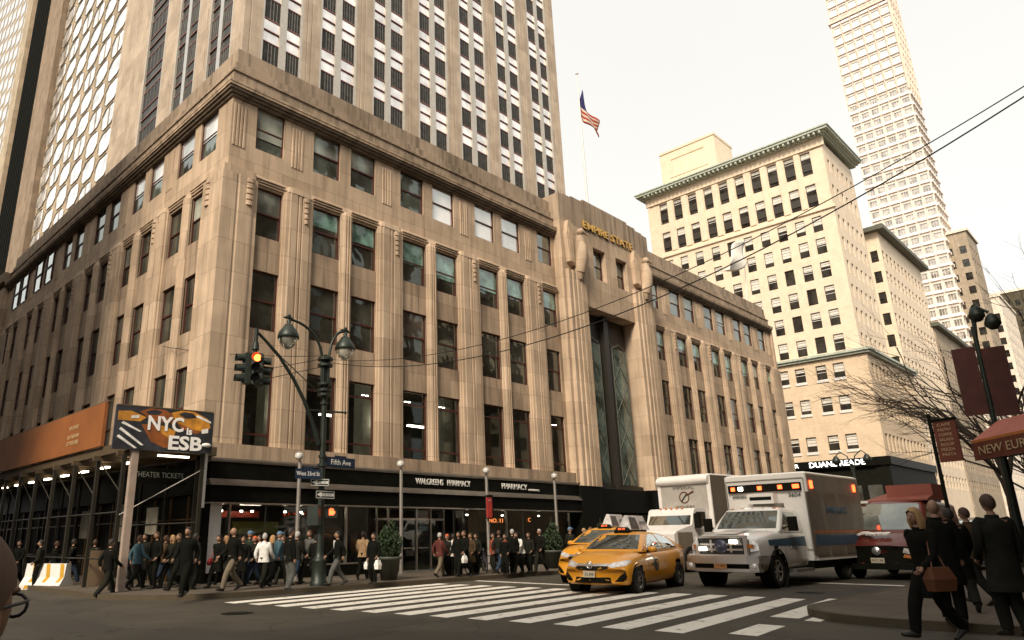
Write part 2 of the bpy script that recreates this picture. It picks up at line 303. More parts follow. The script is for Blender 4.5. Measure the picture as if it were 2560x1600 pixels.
def slab(name,pts,z0,z1,m,mk):
    mb=MB(); mb.prism(pts,z0,z1,m,cap=False); mb.add([(x,y,z1) for x,y in pts],[tuple(range(len(pts)))],m)
    o=mb.build(name); tag(o,kind='structure')
    # kerb: a band just proud of the slab edge
    k=MB(); n=len(pts)
    cx=sum(p[0] for p in pts)/n; cy=sum(p[1] for p in pts)/n
    for i in range(n):
        a=Vector(pts[i]); b=Vector(pts[(i+1)%n]); d=(b-a).normalized(); nrm=Vector((d.y,-d.x))
        q=[a,b,b+nrm*0.02,a+nrm*0.02]; i1=[a-nrm*0.16,b-nrm*0.16]
        k.quad([(q[3].x,q[3].y,0),(q[2].x,q[2].y,0),(q[2].x,q[2].y,z1+.004),(q[3].x,q[3].y,z1+.004)],mk)
        k.quad([(q[3].x,q[3].y,z1+.004),(q[2].x,q[2].y,z1+.004),(i1[1].x,i1[1].y,z1+.004),(i1[0].x,i1[0].y,z1+.004)],mk)
    tag(k.build('kerb'),kind='structure')
def arc(cx,cy,r,a0,a1,n=10): return [(cx+r*cos(R(a0+(a1-a0)*i/n)),cy+r*sin(R(a0+(a1-a0)*i/n))) for i in range(n+1)]
slab('pavement',[(88,-4.9),(88,0.3),(0.3,0.3),(0.3,60),(-3.8,60)]+arc(-0.4,-1.5,3.45,180,270)+[],0,0.15,M_SW,M_KERB)
slab('pavement',arc(5.4,-21.2,2.1,90,180)+[(3.3,-60),(300,-60),(300,-19.1)],0,0.15,M_SW,M_KERB)
slab('pavement',[(91,0.6),(91,70),(84,70)]+arc(88,-1.0,3.5,180,270)+[(260,-4.5),(260,0.6)],0,0.15,M_SW,M_KERB)
slab('pavement',[(-18,0),(-18,80),(-60,80),(-60,-5),(-20,-5)],0,0.15,M_SW,M_KERB)
mb=MB()
def stripe(x0,x1,y,w,sk=0.105): mb.quad([(x0,y+sk*(x0-8),0.004),(x0,y-w+sk*(x0-8),0.004),(x1,y-w+sk*(x1-8),0.004),(x1,y+sk*(x1-8),0.004)],M_PAINT)
for i in range(13):
    y=-5.1-i*1.02; stripe(-1.9+i*0.17,7.4+min(i,11)*0.09,y,0.56)
stripe(3.7,8.9,-18.35,0.58); stripe(0.6,2.3,-18.55,0.5); stripe(3.4,5.7,-19.1,0.3)
tag(mb.build('crosswalk'),kind='structure')
mb=MB(); mb.quad([(15.3,-19.0,.004),(15.3,-13.5,.004),(14.95,-13.5,.004),(14.95,-19.0,.004)],M_PAINT)
mb.quad([(9.6,-10.4,.004),(9.6,-5.2,.004),(9.3,-5.2,.004),(9.3,-10.4,.004)],M_PAINT)
for k in range(6): mb.quad([(20+k*9,-12.1,.004),(24+k*9,-12.1,.004),(24+k*9,-12.25,.004),(20+k*9,-12.25,.004)],M_PAINT)
tag(mb.build('road_markings'),kind='structure')
mb=MB(); M_PATCH=ground_mat('asphalt_patch',(0.045,0.038,0.028),2.0,False,0.2,0.75)
for x0,y0,w,h,a in ((-4.5,-14.5,3.2,1.6,.15),(1.5,-9.0,1.4,3.6,.1),(10.5,-8.2,5.5,1.2,.02),(-7.5,-10,1.2,5.0,-.1),(12,-18.6,3.0,.9,.05)):
    mb.quad([(x0,y0,.002),(x0+w*cos(a),y0+w*sin(a),.002),(x0+w*cos(a)-h*sin(a),y0+w*sin(a)+h*cos(a),.002),(x0-h*sin(a),y0+h*cos(a),.002)],M_PATCH)
tag(mb.build('road_patches'),kind='structure')
for x_,y_,l_ in ((-3.2,-9.2,'round iron manhole cover left of the crosswalk'),(10.6,-17.2,'round iron manhole cover in front of the ambulance')):
    mb=MB(); mb.lathe((x_,y_,0.003),[(0.0,0.004),(0.36,0.004),(0.39,0.0)],M_BLKM,20); tag(mb.build('manhole_cover'),l_,'manhole cover')
mb=MB(); mb.lathe((5.2,-20.0,0.003),[(0.0,0.003),(0.36,0.003),(0.38,0.0)],M_BLKM,20); tag(mb.build('manhole_cover'),'round dark iron manhole cover in the road beside the right hand kerb','manhole cover')
# ================================================================ the stone office tower
ESB=thing('office_tower','tan art deco office tower with fluted five storey base and gold letters over its entrance','skyscraper',(0,0,0))
XL=[1.90,5.04,7.31,10.67,13.07,16.57,18.99,22.54]; XR=[3.21,6.46,8.73,12.16,14.56,18.06,20.48,23.81]
ZR={1:(18.59,20.775),2:(14.364,16.681),3:(10.169,12.785),4:(5.215,8.634)}
cols=[(a-.13-.004*a,b+.02) for a,b in zip(XL,XR)]; colsR=[(60-b,60-a) for a,b in cols][::-1]
LW=[(2.16,3.43),(4.46,5.76),(7.90,9.10),(10.22,11.34),(13.59,14.79),(15.86,17.1),(19.42,20.6),(21.57,22.8),(24.96,26.1),(27.3,28.5),(30.7,31.9),(32.74,33.9)]; LW=[(a-.36,b+.03) for a,b in LW]
D3=0.37; AT=0.50
base_w=MB()
def base_face(fr,C,u0,u1,corner0=True):
    ops=[(a,b,*ZR[r]) for a,b in C for r in (2,3,4)]
    wall(base_w,fr,max(u0,D3),u1,5.24,17.0,D3,ops,0.25,M_STD)
    # stone band under the windows, with thin mouldings
    base_w.box((u0,-0.03,4.67),(u1,0.5,5.24),M_STD,fr)
    # upper wall with attic windows
    ops=[(a,b,*ZR[1]) for a,b in C]
    wall(base_w,fr,max(u0,AT),u1,17.3,20.95,AT,ops,0.3,M_ST)
    base_w.quad([fr(max(u0,AT),AT,17.3),fr(u1,AT,17.3),fr(u1,D3,17.0),fr(D3 if u0<1 else u0,D3,17.0)],M_ST)
    for a,b in C:   # triple lip over each second row window
        for k,(dz,dd) in enumerate(((0,.16),(.11,.12),(.22,.08))): base_w.box((a-.05,dd+.14,16.80+dz),(b+.05,D3+.02,16.86+dz),M_ST,fr)
def pier(fr0,a,b,z0,z1,wide):
    fr=lambda u,d,z:fr0(u,.14+.72*d,z)
    c=(a+b)/2; w=b-a
    if wide:
        pts=[(a,D3+.02),(a,.20),(a+.10,.16),(a+.10,.07),(a+.26,.04),(a+.30,0),(c-.16,0),(c-.14,.07),(c-.08,.07),(c-.06,0),(c+.06,0),(c+.08,.07),(c+.14,.07),(c+.16,0),(b-.30,0),(b-.26,.04),(b-.10,.07),(b-.10,.16),(b,.20),(b,D3+.02)]
        base_w.prism(pts,z0,z1,M_ST,fr)
        # carved cap: rounded shoulders and a fan of scallops
        for k in range(5):
            zz=z1-0.05-k*0.27; rr=0.20-0.015*k
            base_w.prism([(c+.34+rr*.75*cos(R(t)),-.005-.09*sin(R(t))) for t in range(0,181,30)],zz-.20,zz,M_ST,fr)
        pp=[(a+.10,D3),(a+.14,.05),(a+.34,-.02),(b-.34,-.02),(b-.14,.05),(b-.10,D3)]
        n=len(pp); zt=[0,0,0,0,0,0]
        vs=[fr(p[0],p[1],z1) for p in pp]+[fr(c+(p[0]-c)*(.86),min(D3,p[1]+.07),z1+.30) for p in pp]
        base_w.add(vs,[(i,(i+1)%n,n+(i+1)%n,n+i) for i in range(n)]+[tuple(range(n,2*n))],M_ST)
    else:
        pts=[(a,D3+.02),(a,.18),(a+.09,.12),(a+.13,.05),(c-.12,0),(c-.10,.05),(c-.03,.05),(c-.01,0),(c+.05,0),(c+.07,.05),(c+.13,.05),(c+.15,0),(b-.13,.05),(b-.09,.12),(b,.18),(b,D3+.02)]
        base_w.prism(pts,z0,z1,M_ST,fr)
        n=len(pts); vs=[fr(p[0],p[1],z1) for p in pts]+[fr(c+(p[0]-c)*(.72),min(D3,p[1]+.12),z1+.22) for p in pts]
        base_w.add(vs,[(i,(i+1)%n,n+(i+1)%n,n+i) for i in range(n)]+[tuple(range(n,2*n))],M_ST)
def flutes(fr0,a,b):
    fr=lambda u,d,z:fr0(u,d+AT-.10,z)
    c=(a+b)/2; n=5; w=.17; s=c-n*w/2
    for k in range(n-1): base_w.prism([(s+k*w+.02,.11),(s+k*w+.045,.065),(s+k*w+w-.045,.065),(s+k*w+w-.02,.11)],18.35,20.45,M_ST,fr)
base_face(FE,cols,0.3,24.1); base_face(FE,colsR,35.6,60)
def piers(fr,C,end):
    e=[c for c in C]
    for i in range(len(e)-1):
        a,b=e[i][1],e[i+1][0]
        if b-a<1.3: pier(fr,a,b,5.24,16.72,False)
        elif b-a<4: pier(fr,a+.02,b-.02,5.24,16.85,True); flutes(fr,a,b)
piers(FE,cols,24); piers(FE,colsR,60); piers(FS,LW,36)
# corner pier block (both faces)
cp=[(0,1.95),(0.10,1.88),(0.10,1.72),(0.02,1.6),(0.0,1.5),(0,0.95),(.05,.9),(.05,.84),(0,.79),(0,0),(.79,0),(.84,.05),(.9,.05),(.95,0),(1.5,0),(1.6,.02),(1.72,.10),(1.86,.10),(1.89,.2),(1.9,D3+.02),(D3+.02,D3+.02),(D3+.02,2.14),(.2,2.14)]
_g=lambda v:.14+.72*v if v<=.4 else v
cp=[(_g(a),_g(b)) for a,b in cp]
base_w.prism(cp,5.24,16.85,M_ST)
base_w.prism([(0.22,0.22),(1.75,0.22),(1.75,.6),(.6,.6),(.6,1.75),(.22,1.75)],16.85,17.2,M_ST)
for fr in (FE,FS):
    for k in range(5):
        zz=16.8-k*.27; base_w.prism([(1.45+.17*cos(R(t)),.145-.09*sin(R(t))) for t in range(0,181,30)],zz-.20,zz,M_ST,fr)
base_w.prism([(58.1,.42),(58.12,.24),(58.4,.14),(60,.14),(60,.6),(58.1,.6)],5.24,16.9,M_ST)
flutes(FE,.1,1.9); flutes(FE,58.1,60)
base_face(FS,LW,0.3,36)
base_w.box((60-.3,.32,0),(60,45,21),M_ST)
# cornice roll, fascia, parapet (mitred at the corner by running L shapes)
def course(off,z0,z1,m,th=.6,u1=36.0,x1=24.45,x2=35.45):
    o=-off
    base_w.prism([(o,o),(x1,o),(x1,o+th),(o+th,o+th),(o+th,u1),(o,u1)],z0,z1,m)
    base_w.box((x2,o,z0),(60-o,o+th,z1),m)
M_COR=stone('cornice_stone_dark',(0.23,0.18,0.13),(0.07,0.055,0.04),streak=0.8,joint=0.008)
M_PAR=stone('parapet_stone',(0.44,0.335,0.24),(0.09,0.07,0.045),streak=0.95,bw=2.6,bh=5)
for k in range(5):
    t=k/4; course(-.40+.28*sin(t*pi*.5),20.72+.13*k,20.72+.13*k+.131,M_COR if k<3 else M_STD,.7)  # lower courses of the roll take the darker stone
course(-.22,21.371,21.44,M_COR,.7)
course(-.42,21.44,22.02,M_PAR,.6); course(-.36,22.02,22.12,M_PAR,.6); course(-.55,22.12,22.62,M_PAR,.6); course(-.68,22.62,23.45,M_PAR,.6)
base_w.box((.9,.9,20.5),(59.3,60,22.0),M_STD)   # terrace roof
base_w.box((0.1,36,0),(.6,60,20.9),M_STD)
# entrance bay ---------------------------------------------------
EY=-0.12
fe=lambda u,d,z:(u,EY+d,z)
wall(base_w,fe,26.35,32.75,16.35,21.9,0.0,[(27.85,29.38,18.6,20.92),(30.72,32.2,18.6,20.92)],.5,M_ST)
wall(base_w,fe,24.1,26.35,17.5,21.9,0.0,[],.5,M_ST); wall(base_w,fe,32.75,35.6,17.5,21.9,0.0,[],.5,M_ST)
tops=[(24.1,24.6,23.9),(24.6,25.6,23.98),(25.6,27.0,24.10),(27.0,32.7,24.30),(32.7,33.9,24.15),(33.9,34.9,24.0),(34.9,35.6,23.9)]
for a,b,z in tops: base_w.box((a,EY+.001,21.9),(b,1.4,z),M_PAR)
for xx in (27.0,28.4,29.85,31.3,32.7): base_w.box((xx-.03,EY-.02,21.95),(xx+.03,EY+.1,24.28),M_STD)
base_w.box((24.1,EY+.3,16.35),(35.6,1.4,21.9),M_STD) if False else None
base_w.box((24.1,.5,21.0),(35.6,1.4,21.9),M_STD)
base_w.quad([(26.35,EY,16.35),(32.75,EY,16.35),(32.75,1.9,16.35),(26.35,1.9,16.35)],M_STD)   # soffit
base_w.quad([(26.35,EY,4.5),(26.35,1.9,4.5),(26.35,1.9,16.35),(26.35,EY,16.35)],M_ST); base_w.quad([(32.75,EY,4.5),(32.75,1.9,4.5),(32.75,1.9,16.35),(32.75,EY,16.35)],M_ST)
for a,b in ((24.1,24.5),(35.3,35.6)): base_w.box((a,EY+.004,4.67),(b,1,21.897),M_ST)
o=base_w.build('base_wall',ESB)
def fluted(name,a,b,z0,z1):
    mb=MB(); n=5; w=(b-a)/n; pts=[(a,.3),(a,-.05)]
    for k in range(n):
        s=a+k*w; dd=-.30-.10*sin(pi*(k+.5)/n)
        pts+=[(s+.03,dd+.08),(s+.08,dd),(s+w-.08,dd),(s+w-.03,dd+.08)]
    pts+=[(b,-.05),(b,.3)]
    mb.prism(pts,z0,z1,M_ST); return mb.build(name,ESB)
fluted('entrance_pillar',24.35,26.45,4.5,18.4); fluted('entrance_pillar',32.65,35.0,4.5,18.9)
def eagle(x0,x1,z0,z1,flip):
    mb=MB(); w=x1-x0; h=z1-z0; c=(x0+x1)/2
    for k,(sx,tz) in enumerate(((-.34,1.0),(-.12,.97))):   # folded wing slab raised behind the bird
        pts=[(c+w*(sx-.14),z0+.15*h),(c+w*(sx-.20),z0+.7*h),(c+w*(sx-.10),z0+tz*h-.1),(c+w*sx+.1,z0+tz*h),(c+w*(sx+.16),z0+.82*h),(c+w*(sx+.16),z0+.1*h)]
        n=len(pts); d0=-.42+.1*k
        mb.add([(p[0],d0,p[1]) for p in pts]+[(p[0],0,p[1]) for p in pts],[tuple(range(n)),tuple(range(n,2*n))]+[(i,(i+1)%n,n+(i+1)%n,n+i) for i in range(n)],M_ST)
        for j in range(4): mb.tube([(c+w*(sx-.12+.07*j),d0-.02,z0+.15*h),(c+w*(sx-.12+.07*j),d0-.03,z0+(.8-.03*j)*h)],.035,M_ST,6)
    mb.tube([(c+w*.1,-.3,z0),(c+w*.13,-.5,z0+.25*h),(c+w*.15,-.58,z0+.5*h),(c+w*.12,-.5,z0+.72*h)],[.42,.46,.40,.24],M_ST,12)
    mb.ball((c+w*.15,-.6,z0+.80*h),.25,M_ST); mb.cyl((c+w*.22,-.72,z0+.80*h),(c+w*.42,-.85,z0+.73*h),.11,.02,M_ST,8)
    for j in range(5): mb.ball((c+w*.13+.05*(j%2),-.62,z0+(.15+.12*j)*h),.22,M_ST,10,6,(1,.6,.6))
    mb.cyl((c+w*.1,-.3,z0+.02),(c+w*.1,-.3,z0-.5),.40,.22,M_ST,12)
    return mb.build('eagle_statue',ESB)
eagle(24.5,26.4,18.4,22.0,1); eagle(32.85,34.95,18.9,22.1,1)
M_GOLD=mat('gold_leaf',(0.72,0.42,0.10),0.35,0.7,0.15)
put_text('EMPIRE STATE',0.78,M_GOLD,ESB,(29.95,EY-.06,22.29),'-y',6.4,.05,name='gold_lettering',bold=.006)
# tall leaded entrance window
mb=MB()
for a,b in ((26.55,29.30),(29.80,32.55)):
    mb.box((a,1.60,4.5),(b,1.9,16.3),M_FRD)
    m2=(a+b)/2
    mb.prism([(a+.35,1.50),(a+.5,1.38),(b-.5,1.38),(b-.35,1.50),(b-.35,1.62),(a+.35,1.62)],4.6,14.5,M_FRD)
mb.box((29.3,1.2,4.5),(29.8,1.9,16.3),M_FRD)
mb.box((26.36,1.3,4.4),(32.74,1.9,4.75),M_FRD)
lw=mb.build('entrance_window',ESB,(0,-.75,0))
M_LEAD=mat('lead_came',(0.22,0.22,0.18),0.4,0.7)
for a,b in ((26.95,28.90),(30.20,32.15)):
    g=MB(); g.box((a+.1,1.36,4.8),(b-.1,1.379,14.2),G_LAT); g.build('pane',lw)
    l=MB(); c=(a+b)/2; z=4.8; k=0; L=a+.12; Rr=b-.12
    while z<14.0:
        z2=min(z+2.35,14.2)
        l.cyl((L,1.34,z),(Rr,1.34,z2),.022,.022,M_LEAD,6); l.cyl((Rr,1.34,z),(L,1.34,z2),.022,.022,M_LEAD,6); z+=2.35
    for xx in (L,Rr): l.cyl((xx,1.34,4.8),(xx,1.34,14.2),.03,.03,M_LEAD,6)
    l.cyl((L,1.34,14.2),(c,1.30,14.55),.03,.03,M_LEAD,6); l.cyl((Rr,1.34,14.2),(c,1.30,14.55),.03,.03,M_LEAD,6)
    l.build('leading',lw)
# windows --------------------------------------------------------
_wm={}; M_DIM=glass('dim_shade_behind_glass',(0.11,0.09,0.07),0.12,wav=.2)
def wmesh(w,h,kind,fr_m,gl,blind=None,key=None):
    k=(round(w,2),round(h,2),kind,gl.name,blind and (blind[0].name,round(blind[1],1)))
    if k in _wm: return _wm[k]
    f=MB(); t=.065
    f.box((0,0,0),(t,.10,h),fr_m); f.box((w-t,0,0),(w,.10,h),fr_m); f.box((t,0,0),(w-t,.10,t),fr_m); f.box((t,0,h-t),(w-t,.10,h),fr_m)
    g=MB()
    if kind=='sash':
        f.box((t,.02,h*.5-.035),(w-t,.09,h*.5+.035),fr_m)
        g.quad([(t,.075,t),(w-t,.075,t),(w-t,.075,h*.5-.035),(t,.075,h*.5-.035)],gl); g.quad([(t,.045,h*.5+.035),(w-t,.045,h*.5+.035),(w-t,.045,h-t),(t,.045,h-t)],gl)
    else:
        za,zb=h*.16,h*.80
        for z in (za,zb): f.box((t,.01,z-.04),(w-t,.09,z+.04),fr_m)
        for a,b in ((t,za-.04),(za+.04,zb-.04),(zb+.04,h-t)): g.quad([(t,.06,a),(w-t,.06,a),(w-t,.06,b),(t,.06,b)],gl)
    bm=None
    if blind:
        bm=MB(); z1=h*blind[1]; bm.quad([(t,.04 if kind=='sash' else .1,z1),(w-t,.04,z1),(w-t,.04,h-t),(t,.04,h-t)],blind[0]); bm=bm.mesh('blind')
    _wm[k]=(f.mesh('window'),g.mesh('pane'),bm); return _wm[k]
M_BG=glass('blind_behind_glass',(0.17,0.30,0.25),0.15,wav=.1,vs=1.6); M_BG2=glass('pale_blind_behind_glass',(0.30,0.31,0.26),0.12,wav=.1); M_SH=glass('pale_shade_and_sky_glass',(0.72,0.67,0.64),0.35,wav=.1,vs=.3)
def put_window(a,b,z0,z1,dep,face,kind,gl,blind=None,parent=ESB,frm=M_FR):
    w=b-a; fm,gm,bm=wmesh(w,z1-z0,kind,frm,gl,blind)
    if face=='E': loc=(a,dep,z0); rz=0
    else: loc=(dep,b,z0); rz=-pi/2
    o=link('window',fm,parent,loc,rz); link('pane',gm,o)
    if bm: link('blind',bm,o)
    return o
for i,(a,b) in enumerate(cols+colsR):
    for r in (1,2,3,4):
        z0,z1=ZR[r]
        if r==4: put_window(a,b,z0,z1,.46,'E','tall',G_CL if i<8 else G_DK)
        elif r==3: put_window(a,b,z0,z1,.46,'E','sash',G_DK,(M_DIM,.3+.2*(i%2)) if i in (3,8,10,12,13) else None)
        elif r==2: put_window(a,b,z0,z1,.46,'E','sash',G_DK,(M_BG if i not in (0,14) else M_BG2,(.5,.42,.56,.5,.35,.62,.5,.46)[(i*5)%8]))
        else:
            if i in (4,5,6): put_window(a,b,z0,z1,.58,'E','sash',M_SH)  # pale pane colour painted in for the reflected white sky
            else: put_window(a,b,z0,z1,.58,'E','sash',G_R1,(M_BG2,(.30,.5,.5,.5,.4,.5,.5,.6)[i%8]) if i not in (3,7) else None)
for a,b in ((27.85,29.38),(30.72,32.2)): put_window(a,b,18.6,20.92,.25,'E','sash',G_R1)
for i,(a,b) in enumerate(LW[:8]):
    for r in (1,2,3,4):
        z0,z1=ZR[r]; put_window(a,b,z0,z1,.58 if r==1 else .46,'S','sash',G_R1 if r==1 else G_DK,(M_SH,.45) if r==1 and i<4 else ((M_BG2,.5) if r==2 and i%3==0 else None))
# second floor and shop interiors ---------------------------------
M_INT=mat('interior_wall',(0.20,0.19,0.15),0.8,0,0.3,1.0); M_INTD=mat('interior_dark',(0.05,0.047,0.035),0.8,0,0.5,1.5); M_COLW=mat('interior_column',(0.5,0.52,0.45),0.7)
L_TUBE=lamp_mat('strip_lamp',(1,0.86,0.66),7.0); L_SPOT=lamp_mat('spot_lamp',(1,0.9,0.75),12.0)
def shelf_mat():
    m,t,b=base('shelf_goods'); g=nn(t,'ShaderNodeNewGeometry'); v=nn(t,'ShaderNodeTexVoronoi'); v.inputs['Scale'].default_value=4.5; t.links.new(g.outputs['Position'],v.inputs['Vector'])
    h=nn(t,'ShaderNodeHueSaturation'); h.inputs['Saturation'].default_value=0.55; h.inputs['Value'].default_value=0.13; t.links.new(v.outputs['Color'],h.inputs['Color']); t.links.new(h.outputs[0],b.inputs['Base Color'])
    return m
M_SHELF=shelf_mat()
mb=MB(); mb.box((0.7,.9,4.95),(23.9,9,5.0),M_INTD); mb.box((0.7,.75,9.3),(23.9,9,9.4),M_INTD); mb.box((0.7,8.9,5),(23.9,9,9.3),M_INTD)
for x in (4.2,9.8,15.6,21.5): mb.box((x,2.6,5),(x+.7,3.3,9.3),M_COLW)
for x,y in ((1.5,3.2),(6.5,5),(12,4),(17.5,4.6)): mb.box((x,y,5),(x+2.4,y+.5,7.1),M_SHELF)
mb.box((22.2,1.2,5),(22.3,5,9.3),M_COLW); mb.box((16.5,2.2,5),(16.6,5,9.3),M_COLW)
fl2=mb.build('second_floor_interior',ESB)
mb=MB()
for i,x in enumerate((1.2,4.5,7.0,10.3,12.6)): mb.box((x,2.2,7.25),(x+1.5,2.4,7.33),L_TUBE)
for i,x in enumerate((16.0,18.6,5.6,8.0,10.8,13.3,23.3)): mb.box((x+1,1.6,8.35),(x+1.12,1.7,8.38),L_SPOT); mb.box((x+1.25,1.6,8.35),(x+1.37,1.7,8.38),L_SPOT)
mb.build('ceiling_lights',fl2)
mb=MB(); mb.box((0.7,.9,.1),(24,9,.16),M_INT); mb.box((0.7,.6,3.3),(24,9,3.4),M_INTD); mb.box((0.7,8.9,.15),(24,9,3.3),M_INTD)
for x,y,w in ((1.5,3,3),(6.0,4,3),(10.2,3.5,2.5),(15.5,4.5,3),(19.5,3.2,3)): mb.box((x,y,.16),(x+w,y+.6,1.9),M_SHELF)
mb.box((1.2,2.2,2.55),(4,2.3,2.8),mat('red_shop_banner',(0.5,0.06,0.03),.5)); mb.box((3.2,2.9,1.9),(5.4,3,2.4),mat('olive_shop_banner',(0.2,0.2,0.03),.5))
st=mb.build('shop_interior',ESB)
mb=MB()
for x,y in ((1.6,1.5),(2.6,2.6),(3.9,3.6),(6.2,2.0),(7.4,3.2),(14.8,2),(17.5,3),(21.2,2.4)): mb.box((x,y,3.12),(x+1.0,y+.09,3.16),L_TUBE)
for x in (2.0,2.9,3.4,5.0,5.8,16.4,19.3,22.6): mb.box((x,1.8,2.75),(x+.09,1.88,2.82),L_SPOT)
mb.build('ceiling_lights',st)
# shop front: black fascia bands, bright metal trims, glazing bars
mb=MB()
mb.box((.45,-.12,3.88),(24.1,.5,4.52),M_BLK); mb.box((.45,-.22,3.02),(24.1,.5,3.64),M_BLK)
fb=mb.build('shop_fascia',ESB)
mb=MB()
for z0,z1,y in ((4.52,4.57,-.16),(4.58,4.63,-.20),(4.635,4.668,-.12),(3.80,3.88,-.16),(3.72,3.79,-.26),(3.64,3.71,-.32),(2.97,3.018,-.26)): mb.box((.42,y,z0),(24.12,.49,z1),M_STEEL)
mb.build('metal_trim',fb)
put_text('WALGREENS   PHARMACY',.40,M_WHT,fb,(12.77,-.15,4.20),'-y',3.75,.02)
put_text('PHARMACY',.42,M_WHT,fb,(18.15,-.15,4.20),'-y',2.1,.02); put_text('OPEN NIGHTS',.15,M_WHT,fb,(19.8,-.15,4.08),'-y',.95,.02)
mb=MB(); mb.box((.6,.3,.15),(9.4,.56,.62),M_BLK); mb.box((13.9,.3,.15),(24,.56,.62),M_BLK)
for x in (1.6,7.2,17.9,23.6): mb.box((x-.035,.28,.6),(x+.035,.42,3.0),M_STEEL)
mb.box((.6,.27,.6),(9.4,.40,.66),M_STEEL); mb.box((13.9,.27,.6),(24,.40,.66),M_STEEL)
mb.box((0.45,.0,.15),(0.62,.6,3.0),M_BLK); mb.box((0.62,.1,.5),(1.15,.35,3.0),M_WHT)
sf=mb.build('shop_front',ESB)
mb=MB(); mb.quad([(.62,.42,.6),(9.4,.42,.6),(9.4,.42,3.02),(.62,.42,3.02)],G_CL); mb.quad([(13.9,.42,.6),(24,.42,.6),(24,.42,3.02),(13.9,.42,3.02)],G_CL); mb.build('pane',sf)
dr=MB()
dr.box((9.4,1.0,2.45),(13.9,1.1,2.55),M_STEEL)
for x in (9.45,10.15,11.0,11.95,12.9,13.82): dr.box((x,.98,.15),(x+.07,1.08,3.0),M_STEEL)
for x in (10.22,11.07,12.02): dr.box((x+.05,.96,1.15),(x+.75,.98,1.2),M_STEEL)
d=dr.build('shop_doors',ESB)
mb=MB(); mb.quad([(9.4,1.04,.3),(13.9,1.04,.3),(13.9,1.04,3.02),(9.4,1.04,3.02)],G_CL); mb.build('pane',d)
M_ORL=lamp_mat('amber_shop_letters',(0.9,0.25,0.06),1.2)
put_text('NO. 11',.3,M_ORL,sf,(17.1,.36,2.45),'-y',1.1,.01); put_text('C',.3,M_ORL,sf,(19.9,.36,2.5),'-y',None,.01)
# black granite entrance base and right wing shop front
mb=MB(); mb.box((24.12,-.32,0.1),(26.5,1,4.5),M_BLK); mb.box((32.6,-.32,0.1),(35.7,1,4.5),M_BLK); mb.box((26.5,-.1,3.0),(32.6,1.4,4.42),M_BLK)
mb.box((35.7,-.2,3.0),(60,.5,4.66),M_BLK); mb.box((35.7,.3,.1),(60,.6,3.0),M_BLKM)
mb.box((60.0,-.1,0),(60.2,.5,4.6),M_BLK)
mb.build('granite_entrance_base',ESB)
mb=MB()
for x in (26.6,28.0,29.5,31.0,32.4): mb.box((x,1.5,.15),(x+.08,1.6,3.0),M_STEEL)
mb.box((26.5,1.65,.1),(32.6,1.7,3.0),G_CAR); mb.box((26.7,1.3,2.5),(32.4,1.35,2.9),mat('warm_lobby_panel',(0.5,0.4,0.28),.6))
mb.build('entrance_doors',ESB)
# 33rd street ground floor: dark shop front under the shed
mb=MB(); mb.box((.0,.3,3.3),(.4,60,4.66),M_BLK); mb.box((.3,.6,.1),(.5,60,3.3),M_BLKM)
for k in range(24): mb.box((.22,1.0+k*1.5,.15),(.3,1.06+k*1.5,3.3),mat('bronze_mullion',(0.16,0.09,0.03),.4,.4))
for z in (1.0,2.4): mb.box((.24,.6,z),(.3,36,z+.05),MATS['bronze_mullion'])
mb.build('side_shop_front',ESB)
# ================================================================ tower shaft
TY=17.2; tw=MB()
TB=[(10.93,12.42,13.04,14.31),(16.40,17.82,18.48,19.92),(22.09,23.45,24.10,25.61),(27.71,29.16,29.85,31.36),(33.49,34.98,35.70,37.25),(39.37,40.86,41.52,43.0),(45.31,46.83,47.4,48.76)]
TT=82.0
def tower_face(mb,fr,u0,u1,bays,zt,fl=True):
    x=u0
    for b in bays:
        pier_t(mb,fr,x,b[0]-.16,zt,fl); x=b[-1]+.16
    pier_t(mb,fr,x,u1,zt,fl)
def pier_t(mb,fr,a,b,zt,fl):
    n=max(1,int((b-a)/.42)); w=(b-a)/n; pts=[(a,.6),(a,0)]
    if fl and n>2:
        for k in range(1,n-1): pts+=[(a+k*w-.03,0),(a+k*w-.0,.05),(a+k*w+.06,.05),(a+k*w+.09,0)]
    pts+=[(b,0),(b,.6)]
    mb.prism(pts,21.9,zt,M_TOW,fr)
FT=FY(TY); FL=FX(9.2); FL_=lambda u,d,z:(9.2+d,u,z)
tower_face(tw,FT,9.2,50.6,TB,TT)
LB=[(19.3,20.9,21.5,23.1),(25.6,27.3,27.9,29.6),(32.8,37.0)]
tower_face(tw,FL_,17.81,45.0,LB,110)
tw.box((9.8,17.9,21.9),(50.0,45,TT-.2),M_TOW); tw.box((9.9,18.2,TT-.3),(49,45,110),M_TOW)
tw.box((50.0,17.2+.6,21.9),(50.6,45,TT),M_TOW)
tw.build('tower_wall',ESB)
M_MUL=mat('satin_steel_mullion',(0.50,0.46,0.40),.5,.3,.08); mul=MB(); wn=MB(); sp=MB()
FP=4.13; Z0=36.33; SH_=1.95
M_TRED=mat('tower_window_rail',(0.25,0.09,0.07),.5)
